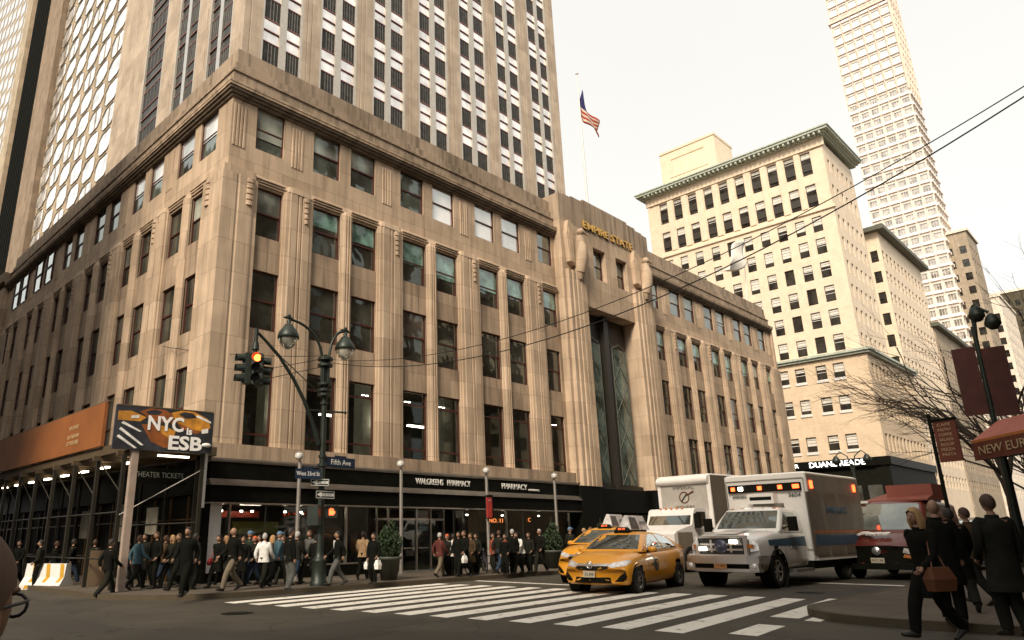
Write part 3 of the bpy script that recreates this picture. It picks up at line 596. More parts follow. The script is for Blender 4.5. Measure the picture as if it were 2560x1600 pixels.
def tower_win(fr,a,b,zt,gl):
    k=-3
    while True:
        z=Z0+k*FP; 
        if z>zt: break
        if z>22.5:
            # spandrel z-? : dark aluminium, then two light sashes
            zs=z+0.9
            sp.quad([fr(a,.18,zs),fr(b,.18,zs),fr(b,.18,zs+SH_),fr(a,.18,zs+SH_)],M_SPD)
            n=5; w=(b-a)/n
            for q in range(1,n): sp.prism([(a+q*w-.04,.18),(a+q*w,.14),(a+q*w+.04,.18)],zs,zs+SH_,M_SPD,fr,cap=False)
            zb=zs+SH_; h=FP-SH_
            wn.quad([fr(a,.24,zb),fr(b,.24,zb),fr(b,.24,zb+h/2),fr(a,.24,zb+h/2)],gl); wn.quad([fr(a,.20,zb+h/2),fr(b,.20,zb+h/2),fr(b,.20,zb+h),fr(a,.20,zb+h)],gl)
            for zz in (zb,zb+h/2,zb+h-.04): wn.box((a,.13,zz-.03),(b,.19,zz+.05),M_TRED,fr)
        k+=1
for b in TB:
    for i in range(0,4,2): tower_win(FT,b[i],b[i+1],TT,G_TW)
    for a,c in ((b[0]-.16,b[0]),(b[3],b[3]+.16)): mul.box((a,.0,21.9),(c,.5,TT),M_MUL,FT)
    mul.box((b[1],.05,21.9),(b[2],.5,TT),M_MUL,FT)
G_TS=mat('tower_side_pane',(0.035,.035,.028),.35,0,.6,1.2,spec=.25)
for b in LB:
    for i in range(0,len(b),2): tower_win(FL_,b[i],b[i+1],108,G_TS)
    for a,c in ((b[0]-.16,b[0]),(b[-1],b[-1]+.16)): mul.box((a,-.0,21.9),(c,.5,110),M_MUL,FL_)
    if len(b)==4: mul.box((b[1],.02,21.9),(b[2],.5,110),M_STEEL,FL_)
# remaining 33rd street windows join the tower's many windows
for a,b in LW[8:]:
    for r in (1,2,3,4):
        z0,z1=ZR[r]; d=.45; t=.07
        wn.quad([FS(a,d,z0),FS(b,d,z0),FS(b,d,z1),FS(a,d,z1)],G_DK)
        for q in ((a,a+t,z0,z1),(b-t,b,z0,z1),(a,b,(z0+z1)/2-.04,(z0+z1)/2+.04)): wn.box((q[0],d-.06,q[2]),(q[1],d-.005,q[3]),M_FR,FS)
mul.build('steel_mullions',ESB)
tag(sp.build('spandrel',ESB),kind='stuff'); tag(wn.build('window',ESB),kind='stuff')
# ================================================================ 33rd street neighbours behind the base
def grid_building(name,label,cat,parts):
    pass
M_NB=stone('brown_masonry',(0.30,0.22,0.15),(0.14,0.10,0.07),bw=1.0,bh=2.0,joint=0.006)
T=thing('low_stone_building','dim low stone building at the far left edge, past the end of the tower base','building',(0,0,0))
mb=MB(); ops=[(36.6+2.3*k,37.9+2.3*k,z,z+2.3) for k in range(9) for z in (6,9.8,13.6,17.2)]
wall(mb,FS,36.2,60,0,21.6,.4,ops,.3,M_NB); mb.box((.7,36.2,0),(12,60,21.5),M_NB); mb.box((.0,36.2,21.5),(1.2,60,22.3),M_NB); mb.build('wall',T)
wn2=MB()
for o in ops: wn2.quad([FS(o[0],.65,o[2]),FS(o[1],.65,o[2]),FS(o[1],.65,o[3]),FS(o[0],.65,o[3])],G_DK)
tag(wn2.build('window',T),kind='stuff')
# mirrored window tower: rounded bright panes in a tan wall
T=thing('tan_tower_block','tan tower block at upper left with rows of dazzling sky-bright rounded windows','skyscraper',(0,0,0))
M_TAN=stone('tan_block_wall',(0.46,0.37,0.26),(0.3,0.24,0.16),bw=1.2,bh=2.0)
mb=MB(); fr=lambda u,d,z:(9.2+d,u,z)
mb.box((9.7,45.02,0),(30,72.5,118),M_TAN)
ws=MB()
U=45.6; n=6; cw=27.0/n
for c in range(n):
    for k in range(34):
        z=26+k*3.15+(1.55 if c%2 else 0); a=U+c*cw+.3; w=cw-.6; h=2.65
        ry=.6
        pts=[(a,z+ry),(a,z+h-ry),(a+w*.22,z+h),(a+w*.78,z+h),(a+w,z+h-ry),(a+w,z+ry),(a+w*.78,z),(a+w*.22,z)]
        mb.add([fr(u,.38,zz) for u,zz in pts]+[fr(u,.52,zz) for u,zz in pts],[(i,(i+1)%8,8+(i+1)%8,8+i) for i in range(8)],M_TAN)
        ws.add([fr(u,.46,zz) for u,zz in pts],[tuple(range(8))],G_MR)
        if k%3==0: ws.add([fr(a+w*.47,.42,z),fr(a+w*.53,.42,z),fr(a+w*.53,.42,z+h),fr(a+w*.47,.42,z+h)],[(0,1,2,3)],M_TAN)
mb.build('wall',T)
tag(ws.build('window',T),kind='stuff')
pr=MB(); pr.box((8.9,72.5,0),(30,80.0,116),M_NB); pr.build('corner_pier',T)
T=thing('dark_banded_tower','dark glazed tower slice at the far upper left edge between two tan piers','skyscraper')
mb=MB(); mb.box((9.3,80.05,0),(30,92,120),M_NB); mb.box((8.7,92.05,0),(30,96,120),M_TAN); mb.build('wall',T)
ws=MB()
for k in range(52): ws.quad([fr(81.2,.02,20+k*1.9),fr(89.5,.02,20+k*1.9),fr(89.5,.02,21.55+k*1.9),fr(81.2,.02,21.55+k*1.9)],G_DK)
tag(ws.build('window',T),kind='stuff')
mb=MB()
for k in range(9): mb.box((8.9,80.6+k*1.1,18),(9.15,80.75+k*1.1,118),M_BLKM)
mb.build('fin',T)
T=thing('pale_mottled_tower','pale mottled tower filling the top left corner','skyscraper')
mb=MB(); mb.box((9.3,96.1,0),(30,150,125),M_TAN); mb.build('wall',T)
ws=MB()
for c in range(14):
    for k in range(34):
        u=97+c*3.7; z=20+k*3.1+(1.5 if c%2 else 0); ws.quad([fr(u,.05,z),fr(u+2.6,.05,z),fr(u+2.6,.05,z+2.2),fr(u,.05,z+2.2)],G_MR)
tag(ws.build('window',T),kind='stuff')
# ================================================================ cream corner building across 34th street
CB=thing('cream_corner_building','tall cream brick building with a broad green cornice, right of the stone tower','building',(0,0,0))
FC=FX(91.0); mb=MB()
ccol=[2.55,4.85,7.4,9.7,12.2,14.7,15.9+1.3,19.6,22.1,24.6]; 
ccol=[2.5,4.8,7.25,9.7,12.2,14.75,17.25,19.9,22.45,24.95]
rowsM=[44.3,41.0,37.5,34.0,30.6,27.1]; ops=[]
lowc=[(2.9,4.25),(5.1,6.4),(7.8,9.1),(10.0,11.3),(12.9,14.2),(15.1,16.4),(18,19.3),(20.2,21.5),(23,24.3),(25.2,26.5)]
midops=[(u-.12,u+1.15,z-2.25,z+.05) for u in ccol for z in rowsM]
topops=[(u-.1,u+1.3,za,zb) for u in ccol for za,zb in ((45.95,49.4),(51.1-.2,54.5))]
lowops=[(a,b,z-1.95,z) for a,b in lowc for z in (23.2,18.85,13.8)]
wall(mb,FC,.6,28.3,24.6,45.2,0,midops,.35,M_CRM); wall(mb,FC,.6,28.3,45.2,55.3,.12,topops,.6,M_CRM)
wall(mb,FC,-.0,28.3,10.6,23.9,-.25,lowops,.35,M_CRM2)
for i in range(len(ccol)-1): mb.box((ccol[i]+1.4,-.02,45.9),(ccol[i+1]-.2,.2,54.7),M_CRM,FC)
for z0,z1,d,m in ((45.0,45.25,-.25,M_CRM),(45.25,45.45,-.1,M_CRM),(54.75,54.95,-.15,M_CRM),(54.95,56.1,-.05,M_CRM)): mb.box((.35,d,z0),(28.5,.3,z1),m,FC)
# side wall to the avenue
FB=FY(.6)
sops=[(92.2+2.0*k,93.1+2.0*k,z-1.9,z) for k in range(6) for z in rowsM+[53,49]]
wall(mb,FB,91.0,104,24.6,55.3,0,sops,.3,M_CRM)
sl=[(92.0+1.7*k,93.0+1.7*k,z-2.2,z) for k in range(12) for z in (22.8,18.0,13.6)]
wall(mb,FY(0),90.75,113,10.6,23.9,0,sl,.3,M_CRM2)
mb.quad([(90.75,0,23.9),(113,0,23.9),(113,3,23.9),(90.75,28,23.9)],M_CRM)
mb.box((103.4,.8,24),(104,28,55),M_CRM); mb.box((91.6,1.2,10),(103.5,28,55.2),M_CRM); mb.box((91.5,.5,10),(112.9,27,23.8),M_CRM2); mb.box((91,27.9,10),(104,28.3,56),M_CRM)
for k in range(34): mb.ball((91.0-.0,1.0+k*.8,55.5),.22,M_CRM,8,5,(.35,1,1))
mb.build('wall',CB)
mb=MB()
for a,z0,z1 in ((.5,56.1,56.35),(.9,56.35,56.55),(1.35,56.55,56.9),(1.5,56.9,57.1)): mb.box((91-a,.6-a,z0),(105.0,28.3+a,z1),M_GRN)
for k in range(40): mb.box((89.75,.2+k*.71,56.15),(91,.45+k*.71,56.52),M_GRN)
mb.build('cornice',CB)
mb=MB(); mb.box((90.35,-.4,23.95),(113.2,28.6,24.25),M_GRN); mb.box((90.1,-.65,24.25),(113.4,28.6,24.55),M_GRN); mb.build('ledge',CB)
_cw={}
def cwin(o,dep,shade,sill,x0=91.0):
    a,b,z0,z1=o; w=b-a; h=z1-z0; k=(round(w,2),round(h,2),shade,sill)
    if k not in _cw:
        f=MB(); t=.06
        f.box((0,0,0),(t,.08,h),M_FRD); f.box((w-t,0,0),(w,.08,h),M_FRD); f.box((t,0,h-t),(w-t,.08,h),M_FRD); f.box((t,0,0),(w-t,.08,t),M_FRD)
        f.box((t,.01,h*.5-.03),(w-t,.07,h*.5+.03),M_WHT if shade else M_FRD); f.box((w*.5-.02,.02,t),(w*.5+.02,.06,h-t),M_FRD) if w<1.2 else None
        if sill: f.box((-.08,-.32,-.38),(w+.08,.02,-.02),M_WHT)
        g=MB(); g.quad([(t,.05,t),(w-t,.05,t),(w-t,.05,h-t),(t,.05,h-t)],G_CB)
        bm=None
        if shade:
            bm=MB(); zs=h*(1-shade); bm.quad([(t,.035,zs),(w-t,.035,zs),(w-t,.035,h-t),(t,.035,h-t)],M_CREAMW)
            for q in range(1,int(shade*5)+1): bm.box((t,.02,h-q*.4),(w-t,.034,h-q*.4+.04),M_FRD)
            bm=bm.mesh('blind')
        _cw[k]=(f.mesh('window'),g.mesh('pane'),bm)
    fm,gm,bm=_cw[k]; o2=link('window',fm,CB,(x0+dep,b,z0),-pi/2); link('pane',gm,o2)
    if bm: link('blind',bm,o2)
rr=random.Random(3)
for o in lowops:
    if o[0]<12: cwin(o,-.05,rr.choice([.4,.6,.75,.3]),True)
for o in midops:
    z=o[3]
    lim=9 if z>44 else (8 if z>40 else 7 if z>37 else 5 if z>33 else 5)
    if midops.index(o)//6<=lim: cwin(o,.15,rr.choice([0,.3,.4,.55,.7,.4]),False)
M_PAN=mat('dark_bay_panel',(0.035,0.03,0.022),.5)
for o in topops:
    tp=MB(); a,b,z0,z1=o; m=z0+(z1-z0)*.52
    cwin((a,b,m,z1),.35,rr.choice([.3,.5,.7,.5]),False)
    tp.box((a,.30,z0+.75),(b,.5,m),M_PAN,FC)
    tp.build('bay_panel',CB); tp=MB(); tp.box((a,.45,z0),(b,.5,z0+.75),G_CB,FC); tp.build('transom',CB)
sw=MB()
for o in sops: sw.quad([FB(o[0],.2,o[2]),FB(o[1],.2,o[2]),FB(o[1],.2,o[3]),FB(o[0],.2,o[3])],G_CB)
for o in sl: sw.quad([(o[0],.2,o[2]),(o[1],.2,o[2]),(o[1],.2,o[3]),(o[0],.2,o[3])],G_CB)
tag(sw.build('side_window',CB),kind='stuff')
mb=MB(); mb.box((97,18,57),(104,28,66.8),M_CRM); mb.box((96.85,17.9,66.8),(104.1,28.1,67.2),M_CRM)
mb.box((96.9,19.5,61.8),(97,26.5,62.1),M_CRM); mb.box((96.9,20,65.2),(97,26,65.4),M_CRM2); mb.build('penthouse',CB)
mb=MB(); mb.box((90.5,-.2,.1),(113,28,9.6),M_BLKM); 
for k in range(12): mb.box((90.4,1+k*2.3,.3),(90.52,2.6+k*2.3,7.2),G_CAR)
mb.box((90.2,-.5,9.6),(113,28.2,10.6),M_BLK); mb.build('shop_front',CB)
L_SIGN=lamp_mat('lit_sign_letters',(0.95,0.97,0.92),2.2)
sg=MB(); sg.box((90.0,1.2,9.55),(90.18,12.5,10.55),M_BLK); s_=sg.build('shop_sign',CB)
put_text('DUANE READE',.95,L_SIGN,s_,(89.95,5.6,10.05),'-x',6.6,.03,bold=.01); put_text('DR',.7,L_SIGN,s_,(89.95,10.8,10.05),'-x',1.1,.03)
# ---------------------------------------------------------------- buildings further up the avenue
def block(name,label,x0,x1,y0,y1,z1,m,cw,fh,gl,over=None,z0=8,ww=.5,facex=True,hh=.55,om=None):
    T=thing(name,label,'building',(0,0,0)); mb=MB(); ws=MB()
    for fr,u0,u1 in ((FY(y0),x0,x1),(FX(x0),y0,y1)):
        n=max(1,int((u1-u0)/cw)); st=(u1-u0)/n; ops=[]
        for c in range(n):
            z=z0
            while z+fh<z1-.5:
                ops.append((u0+(c+.5-ww/2)*st,u0+(c+.5+ww/2)*st,z,z+fh*hh)); z+=fh
        wall(mb,fr,u0,u1,0,z1,0,ops,.25,m)
        for o in ops: ws.quad([fr(o[0],.18,o[2]),fr(o[1],.18,o[2]),fr(o[1],.18,o[3]),fr(o[0],.18,o[3])],gl)
        for o in ops: ws.box((o[0],.1,(o[2]+o[3])/2-.05),(o[1],.17,(o[2]+o[3])/2+.05),M_FRD,fr)
    mb.box((x0+.5,y0+.5,0),(x1,y1,z1-.1),m)
    mb.build('wall',T); tag(ws.build('window',T),kind='stuff')
    if over:
        c=MB(); c.box((x0-over,y0-over,z1),(x1+over,y1+over,z1+.7),om or M_BLKM); c.build('cornice',T)
    return T
M_GB=stone('greybrown_brick',(0.42,0.34,0.25),(0.2,0.15,0.1),bw=.5,bh=.4,joint=.01,bv=.88)
M_PALE=stone('pale_brick',(0.80,0.70,0.58),(0.6,0.5,0.4),bw=1,bh=.5,joint=.008,streak=.2,bv=.93)
block('corniced_building','cream building with a dark overhanging cornice just behind the tall corner building',113.3,139.5,.8,26,48,M_CRM,2.1,3.5,G_CB,1.2,om=mat('dark_copper_cornice',(0.10,0.10,0.07),.6))
block('midrise_building','grey-brown midrise with a dark ledge behind the bare street tree',139.6,168,.6,24,37,M_GB,2.0,3.3,G_CB,.9,om=MATS['dark_copper_cornice'])
block('lowrise_building','pale lowrise partly hidden by bare branches, far up the avenue',168.2,200,.2,24,26,M_PALE,2.2,3.4,G_CB,.4,om=M_PALE)
block('slender_tower','slender brown tower with dark window bands right of the tallest skyscraper',203,216,.4,9,75,M_GB,2.6,3.6,G_CB,.4,om=M_PALE)
block('tan_block','tan block with water tank roof beyond the slender tower',225,250,-.5,16,62,M_PALE,2.6,3.4,G_CB,.3,om=M_PALE)
M_DKB=stone('dark_brick',(0.10,0.085,0.055),(0.05,0.04,0.03),bw=.6,bh=.4)
block('dark_building','dark brick building at the far right edge behind the street lamp',262,285,-7,8,72,M_DKB,2.2,3.3,G_CB,.2,om=M_PALE)
block('distant_building','distant hazy building closing the end of the avenue',330,360,-30,20,40,M_PALE,3,3.6,G_CB,.2,om=M_PALE)
# tallest skyscraper, haze put into its washed-out colours
T=thing('pale_skyscraper','very tall pale skyscraper leaning at the upper right behind the cream building','skyscraper')
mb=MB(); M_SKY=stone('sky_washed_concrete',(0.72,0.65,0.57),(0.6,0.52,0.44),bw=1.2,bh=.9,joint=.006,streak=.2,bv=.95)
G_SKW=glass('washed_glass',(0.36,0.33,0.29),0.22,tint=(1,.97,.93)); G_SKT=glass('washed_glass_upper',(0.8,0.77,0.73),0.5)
M_BAL=mat('balcony_white',(0.92,0.88,0.82),.6,0,.03); M_ROSE=mat('rose_shadow_gap',(0.74,0.58,0.47),.7)  # rose strips painted for the gaps, paled toward haze
FT2=FX(200); FT3=FY(4.6); ws=MB()
for fr,u0,u1 in ((FT2,4.6,19.6),(FT3,200,212)):
    n=6 if u1-u0>13 else 5; st=(u1-u0)/n; ops=[]
    for c in range(n):
        for k in range(50):
            z=20+k*3.35; o=(u0+c*st+.42,u0+(c+1)*st-.42,z,z+1.75)
            ops.append(o)
    wall(mb,fr,u0,u1,0,190,0,ops,.3,M_SKY)
    for o in ops:
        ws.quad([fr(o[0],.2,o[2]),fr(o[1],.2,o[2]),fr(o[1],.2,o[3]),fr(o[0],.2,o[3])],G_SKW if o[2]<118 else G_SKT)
        mb.box((o[0]-.25,-.35,o[2]-.75),(o[1]+.25,0,o[2]-.1),M_BAL,fr)
        mb.box((o[0]-.25,-.3,o[2]-.86),(o[1]+.25,0,o[2]-.76),M_ROSE,fr)
        for q in (.33,.66): ws.box((o[0]+(o[1]-o[0])*q-.05,.1,o[2]),(o[0]+(o[1]-o[0])*q+.05,.19,o[3]),M_SKY,fr)
    for c in range(n+1): mb.box((u0+c*st-.08,-.45,118),(u0+c*st+.08,0,190),M_ROSE,fr)
mb.box((200.4,5,0),(212,19.4,190),M_SKY); mb.box((199.3,4.2,147.5),(212.5,20.2,148.4),M_ROSE)
mb.build('wall',T); tag(ws.build('window',T),kind='stuff')
# ---------------------------------------------------------------- the other three corners (beside and behind the photographer, seen in the glass)
M_OPP=stone('opposite_brick',(0.16,0.11,0.075),(0.07,0.05,0.035),bw=.6,bh=.4)
def plain(name,label,x0,x1,y0,y1,z1,faces):
    T=thing(name,label,'building'); mb=MB(); mb.box((x0,y0,0),(x1,y1,z1),M_OPP); mb.build('wall',T); ws=MB()
    for f in faces:
        u0,u1=(x0,x1) if f in('n','s') else (y0,y1)
        n=int((u1-u0)/2.6)
        for c in range(n):
            for k in range(int((z1-6)/3.7)):
                u=u0+.7+c*2.6; z=5.5+k*3.7
                if f=='n': p=[(u,y1+.03,z),(u+1.3,y1+.03,z),(u+1.3,y1+.03,z+2.1),(u,y1+.03,z+2.1)]
                elif f=='e': p=[(x1+.03,u,z),(x1+.03,u+1.3,z),(x1+.03,u+1.3,z+2.1),(x1+.03,u,z+2.1)]
                else: p=[(x0-.03,u,z),(x0-.03,u+1.3,z),(x0-.03,u+1.3,z+2.1),(x0-.03,u,z+2.1)]
                ws.quad(p,G_CB)
        if f=='n':
            for z in (4.4,z1-1): ws.box((x0,y1,z),(x1,y1+.4,z+.5),M_GB)
    tag(ws.build('window',T),kind='stuff')
plain('brick_building','brick building over the right hand pavement behind the camera',-0.5,40,-48,-27.2,46,('n',))
plain('brick_building','lower brick building further along the right hand pavement',40.2,110,-48,-27.2,30,('n',))
plain('brick_building','brick building on the south side of the side street',-60,-19.5,2,72,46,('e',))
plain('brick_building','brick building behind the photographer',-60,-19.5,-60,-27.2,38,('e','n'))
# ================================================================ flag
FL0=thing('flagpole','tall white flagpole with a limp striped flag above the gold lettered entrance','flagpole',(32.6,3.0,24.2))
mb=MB(); mb.cyl((0,0,-2),(0,0,14.8),.11,.05,M_WHT,10); mb.ball((0,0,14.9),.14,M_WHT); mb.cyl((0,0,-.3),(0,0,.2),.2,.16,M_WHT,10); mb.build('pole',FL0)
def flag_mat():
    m,t,b=base('flag_cloth'); uv=nn(t,'ShaderNodeAttribute',attribute_name='fuv'); sp_=nn(t,'ShaderNodeSeparateXYZ'); t.links.new(uv.outputs['Vector'],sp_.inputs[0])
    a=nn(t,'ShaderNodeMath',operation='MULTIPLY'); a.inputs[1].default_value=6.5; t.links.new(sp_.outputs[1],a.inputs[0]); f=nn(t,'ShaderNodeMath',operation='FRACT'); t.links.new(a.outputs[0],f.inputs[0]); g=nn(t,'ShaderNodeMath',operation='GREATER_THAN'); g.inputs[1].default_value=.5; t.links.new(f.outputs[0],g.inputs[0])
    x=nn(t,'ShaderNodeMix',data_type='RGBA'); x.inputs[6].default_value=(0.45,0.05,0.03,1); x.inputs[7].default_value=(0.75,0.66,0.52,1); t.links.new(g.outputs[0],x.inputs[0])
    c1=nn(t,'ShaderNodeMath',operation='LESS_THAN'); c1.inputs[1].default_value=.4; t.links.new(sp_.outputs[0],c1.inputs[0]); c2=nn(t,'ShaderNodeMath',operation='GREATER_THAN'); c2.inputs[1].default_value=.46; t.links.new(sp_.outputs[1],c2.inputs[0]); cm=nn(t,'ShaderNodeMath',operation='MULTIPLY'); t.links.new(c1.outputs[0],cm.inputs[0]); t.links.new(c2.outputs[0],cm.inputs[1])
    y=nn(t,'ShaderNodeMix',data_type='RGBA'); t.links.new(cm.outputs[0],y.inputs[0]); t.links.new(x.outputs[2],y.inputs[6]); y.inputs[7].default_value=(0.03,0.03,0.12,1); t.links.new(y.outputs[2],b.inputs['Base Color']); b.inputs['Roughness'].default_value=.9
    return m
M_FLAG=flag_mat()
def cloth(name,P,nu,nv,m,parent,th=0.01):
    vs=[];uv=[]
    for j in range(nv+1):
        for i in range(nu+1):
            u=i/nu; v=j/nv; vs.append(P(u,v)); uv.append((u,v,0))
    fs=[(j*(nu+1)+i,j*(nu+1)+i+1,(j+1)*(nu+1)+i+1,(j+1)*(nu+1)+i) for j in range(nv) for i in range(nu)]
    me=bpy.data.meshes.new(name); me.from_pydata(vs,[],fs); at=me.attributes.new('fuv','FLOAT_VECTOR','POINT')
    for i,c in enumerate(uv): at.data[i].vector=c
    me.materials.append(m)
    for p in me.polygons: p.use_smooth=True
    o=link(name,me,parent); s=o.modifiers.new('t','SOLIDIFY'); s.thickness=th; return o
def PF(u,v):
    # hoist from z 11.6..13.6 ; the fly droops and curls out to the right
    h=2.1*(v-1); d=u**0.9
    x=.1+2.15*d*(.35+.65*d)+.18*sin(9*u+2*v); z=13.4+h*(1-.35*u)-2.4*d**.8*(1-.15*d); y=.25*sin(7*u+4*v)
    return (x*1.25,y,z)
cloth('flag',PF,26,14,M_FLAG,FL0)
WF=thing('white_banner','plain white flag billowing above the stone roofline in front of the cream building','flag',(56.2,2.5,21.0),0,None,1.3)
mb=MB(); mb.tube([(2.6,0,.6),(3.5,0,4.0),(4.4,0,8.6)],.03,M_WHT,8); mb.build('pole',WF)
M_WB=mat('white_cloth',(0.85,0.78,0.68),.9,0,.04)
cloth('flag',lambda u,v:(4.3-.3*v-4.6*u+.5*sin(3.14*u)*(v-.6),.25*sin(5*u+3*v)-.2,8.4-2.0*v*(1-u)-3.6*u**1.15-.2*u+1.1*sin(3.14*u)*(.55-v)),14,14,M_WB,WF)
# ================================================================ street furniture
M_POLE=mat('dark_green_iron',(0.022,0.03,0.022),0.45,0.3,0.2)
M_SILV=mat('galvanised_pole',(0.38,0.35,0.31),0.45,0.6,0.15)
M_SGN=mat('blue_sign_enamel',(0.012,0.022,0.045),.4); M_SW_=mat('sign_white',(0.8,0.8,0.74),.5,0,.03); M_BK=mat('sign_black',(0.01,0.01,0.01),.5)
L_RED=lamp_mat('red_signal',(1,0.10,0.02),9.0); L_ORG=lamp_mat('orange_hand_signal',(1,0.12,0.03),3.0)
G_LEN=mat('signal_lens_off',(0.03,0.03,0.02),.3)
LP=thing('street_lamp','twin-armed green street lamp on the near pavement corner, carrying the signal arm and street signs','street lamp',(2.48,-4.42,0.15))
mb=MB()
mb.lathe((0,0,0),[(.30,0),(.30,.12),(.26,.16),(.24,.75),(.27,.80),(.22,.86),(.15,.95),(.13,1.1),(.11,3.0),(.10,6.8)],M_POLE,16)
for z,r in ((3.95,.17),(4.25,.15),(6.15,.15),(6.45,.26),(6.62,.26),(6.85,.26),(7.55,.28),(7.78,.28)): mb.lathe((0,0,z),[(0,.0),(r,.0),(r,.09),(0,.09)],M_POLE,16,smooth=False)
for a in range(4): mb.cyl((.13*cos(a*pi/2+.5),.13*sin(a*pi/2+.5),6.8),(.13*cos(a*pi/2+.5),.13*sin(a*pi/2+.5),7.8),.04,.04,M_POLE,8)
mb.cyl((0,0,6.9),(0,0,8.0),.08,.07,M_POLE,8)
mb.cyl((-.72,0.05,5.88),(.92,-.05,5.95),.035,.035,M_POLE,8); mb.ball((.92,-.05,5.95),.06,M_POLE)
mb.build('pole',LP)
for sx,px,pz in ((-1,-1.63,8.30),(1,.88,8.35)):   # crook arms
    mb=MB(); pts=[(sx*.15,0,7.0)]
    for k in range(13):
        t=k/12; pts.append((sx*.15+(px-sx*.15)*(1-cos(t*pi/2))**1.1,0,7.6+(9.0 if sx<0 else 8.95)*0+1.45*sin(t*pi/2)**.9))
    mb.tube(pts,.052,M_POLE,8); e=pts[-1]; mb.tube([(e[0]-.22*1,0,e[2]+.02),(e[0],0,e[2]+.06),(e[0]+.22,0,e[2])],[.03,.07,.03],M_POLE,8); mb.ball((e[0],0,e[2]+.12),.07,M_POLE)
    arm=mb.build('lamp_arm',LP)
    l=MB(); l.lathe((e[0],0,e[2]-1.0),[(.05,.98),(.08,.90),(.06,.82),(.15,.78),(.19,.70),(.33,.52),(.385,.36),(.385,.28),(.36,.26)],M_POLE,18); ln=l.build('lantern',arm)
    g=MB(); g.lathe((e[0],0,e[2]-1.0),[(.34,.27),(.30,.10),(.20,-.03),(.08,-.11),(.0,-.12)],glass('lantern_glass' ,(0.35,0.33,0.27),.2) if 'lantern_glass' not in MATS else MATS['lantern_glass'],18); g.build('globe',arm)
def to_l(x,y,z): return (x-2.48,y+4.42,z-.15)
# signal mast arm, stay and three-way signal head
mb=MB(); A=[to_l(2.30,-4.42,4.85),to_l(2.0,-4.42,5.6),to_l(1.62,-4.42,6.35),to_l(1.15,-4.42,7.05),to_l(.55,-4.42,7.75),to_l(-.1,-4.42,8.28),to_l(-.42,-4.42,8.50)]
mb.tube(A,[.085,.075,.07,.065,.06,.055,.055],M_POLE,10); mb.cyl(to_l(-.42,-4.42,7.75),to_l(-.42,-4.42,8.6),.07,.07,M_POLE,10); mb.cyl(to_l(-.42,-4.42,7.85),to_l(-.42,-4.42,8.1),.13,.10,M_POLE,10)
mb.cyl(to_l(.3,-4.42,7.95),to_l(2.4,-4.42,6.6),.018,.018,M_POLE,6); ma=mb.build('signal_arm',LP)
def head(cx,cy,ang,lit,parent):
    mb=MB(); w=.17
    mb.box((-w,-.05,-.52),(w,.16,.52),M_POLE)
    for k in range(3):
        z=.35-k*.35
        mb.cyl((0,-.05,z),(0,-.10,z),.15,.15,M_POLE,14)
        n=12; vs=[]
        for i in range(n+1):
            a=pi*(-.15)+i*(1.3*pi)/n; vs+=[(.15*cos(a),-.06,z+.15*sin(a)),(.15*cos(a),-.34,z+.15*sin(a)-.02)]
        mb.add(vs,[(2*i,2*i+1,2*i+3,2*i+2) for i in range(n)],M_POLE)
    o=mb.build('signal_head',parent,to_l(cx,cy,7.16),ang)
    for k in range(3):
        l=MB(); l.cyl((0,-.101,.35-k*.35),(0,-.112,.35-k*.35),.125,.12,L_RED if (lit and k==0) else G_LEN,14); l.build('lens',o)
    return o
head(-.42,-4.62,R(-40),True,ma); head(-.72,-4.36,R(-105),False,ma); head(-.10,-4.30,R(60),False,ma)
# street name plates and one-way plates
def plate(name,loc,w,h,ang,m,border=None,bump=None):
    mb=MB(); mb.box((-w/2,-.012,-h/2),(w/2,.012,h/2),m)
    if bump: mb.box((-bump/2,-.012,h/2),(bump/2,.012,h/2+.06),m)
    if border:
        for q in ((-w/2+.02,-h/2+.02,w/2-.02,-h/2+.035),(-w/2+.02,h/2-.035,w/2-.02,h/2-.02),(-w/2+.02,-h/2+.035,-w/2+.035,h/2-.035),(w/2-.035,-h/2+.035,w/2-.02,h/2-.035)): mb.box((q[0],-.015,q[1]),(q[2],-.0125,q[3]),border)
    return mb.build(name,LP,to_l(*loc),ang)
p=plate('street_name_sign',(3.25,-4.45,4.27),1.38,.36,R(4),M_SGN,None,.55); put_text('Fifth Ave',.27,M_SW_,p,(0.02,-.016,0),0,.92,.001)
p=plate('street_name_sign',(1.78,-4.6,3.80),.92,.34,R(-12),M_SGN,None,.35); put_text('West 33rd St',.2,M_SW_,p,(0,-.016,0),0,.84,.001)
def oneway(loc,w,h,ang):
    p=plate('one_way_sign',loc,w,h,ang,M_BK,M_SW_); a=MB(); hw=w/2-.05; hh=h/2-.05
    a.quad([(-hw,-.016,0),(-hw+.2,-.016,-hh),(-hw+.2,-.016,-hh*.55),(hw,-.016,-hh*.55),(hw,-.016,hh*.55),(-hw+.2,-.016,hh*.55),(-hw+.2,-.016,hh)],M_SW_); a.build('arrow',p)
    put_text('ONE WAY',h*.42,M_BK,p,(.08,-.018,0),0,w*.52,.001)
oneway((2.26,-4.62,3.53),.68,.26,R(-20)); oneway((2.50,-4.62,3.12),.86,.28,R(5))
mb=MB(); mb.box((-.2,-.1,-.2),(.2,.12,.2),M_POLE); mb.box((-.22,-.2,.18),(.22,-.08,.22),M_POLE); ph=mb.build('pedestrian_signal',LP,to_l(2.86,-4.5,2.55),R(-25))
mb=MB()
for k,(x,h) in enumerate(((-.075,.06),(-.03,.09),(.015,.085),(.06,.06))): mb.box((x-.017,-.106,.02),(x+.017,-.102,.04+h),L_ORG)
mb.box((-.09,-.106,-.11),(.08,-.102,.03),L_ORG); mb.box((.08,-.106,-.06),(.12,-.102,.02),L_ORG); mb.build('hand_symbol',ph)
mb=MB(); mb.box((-.2,-.12,-.45),(.2,.12,.2),M_POLE); mb.build('signal_box',LP,to_l(2.15,-4.5,2.55),R(-60))
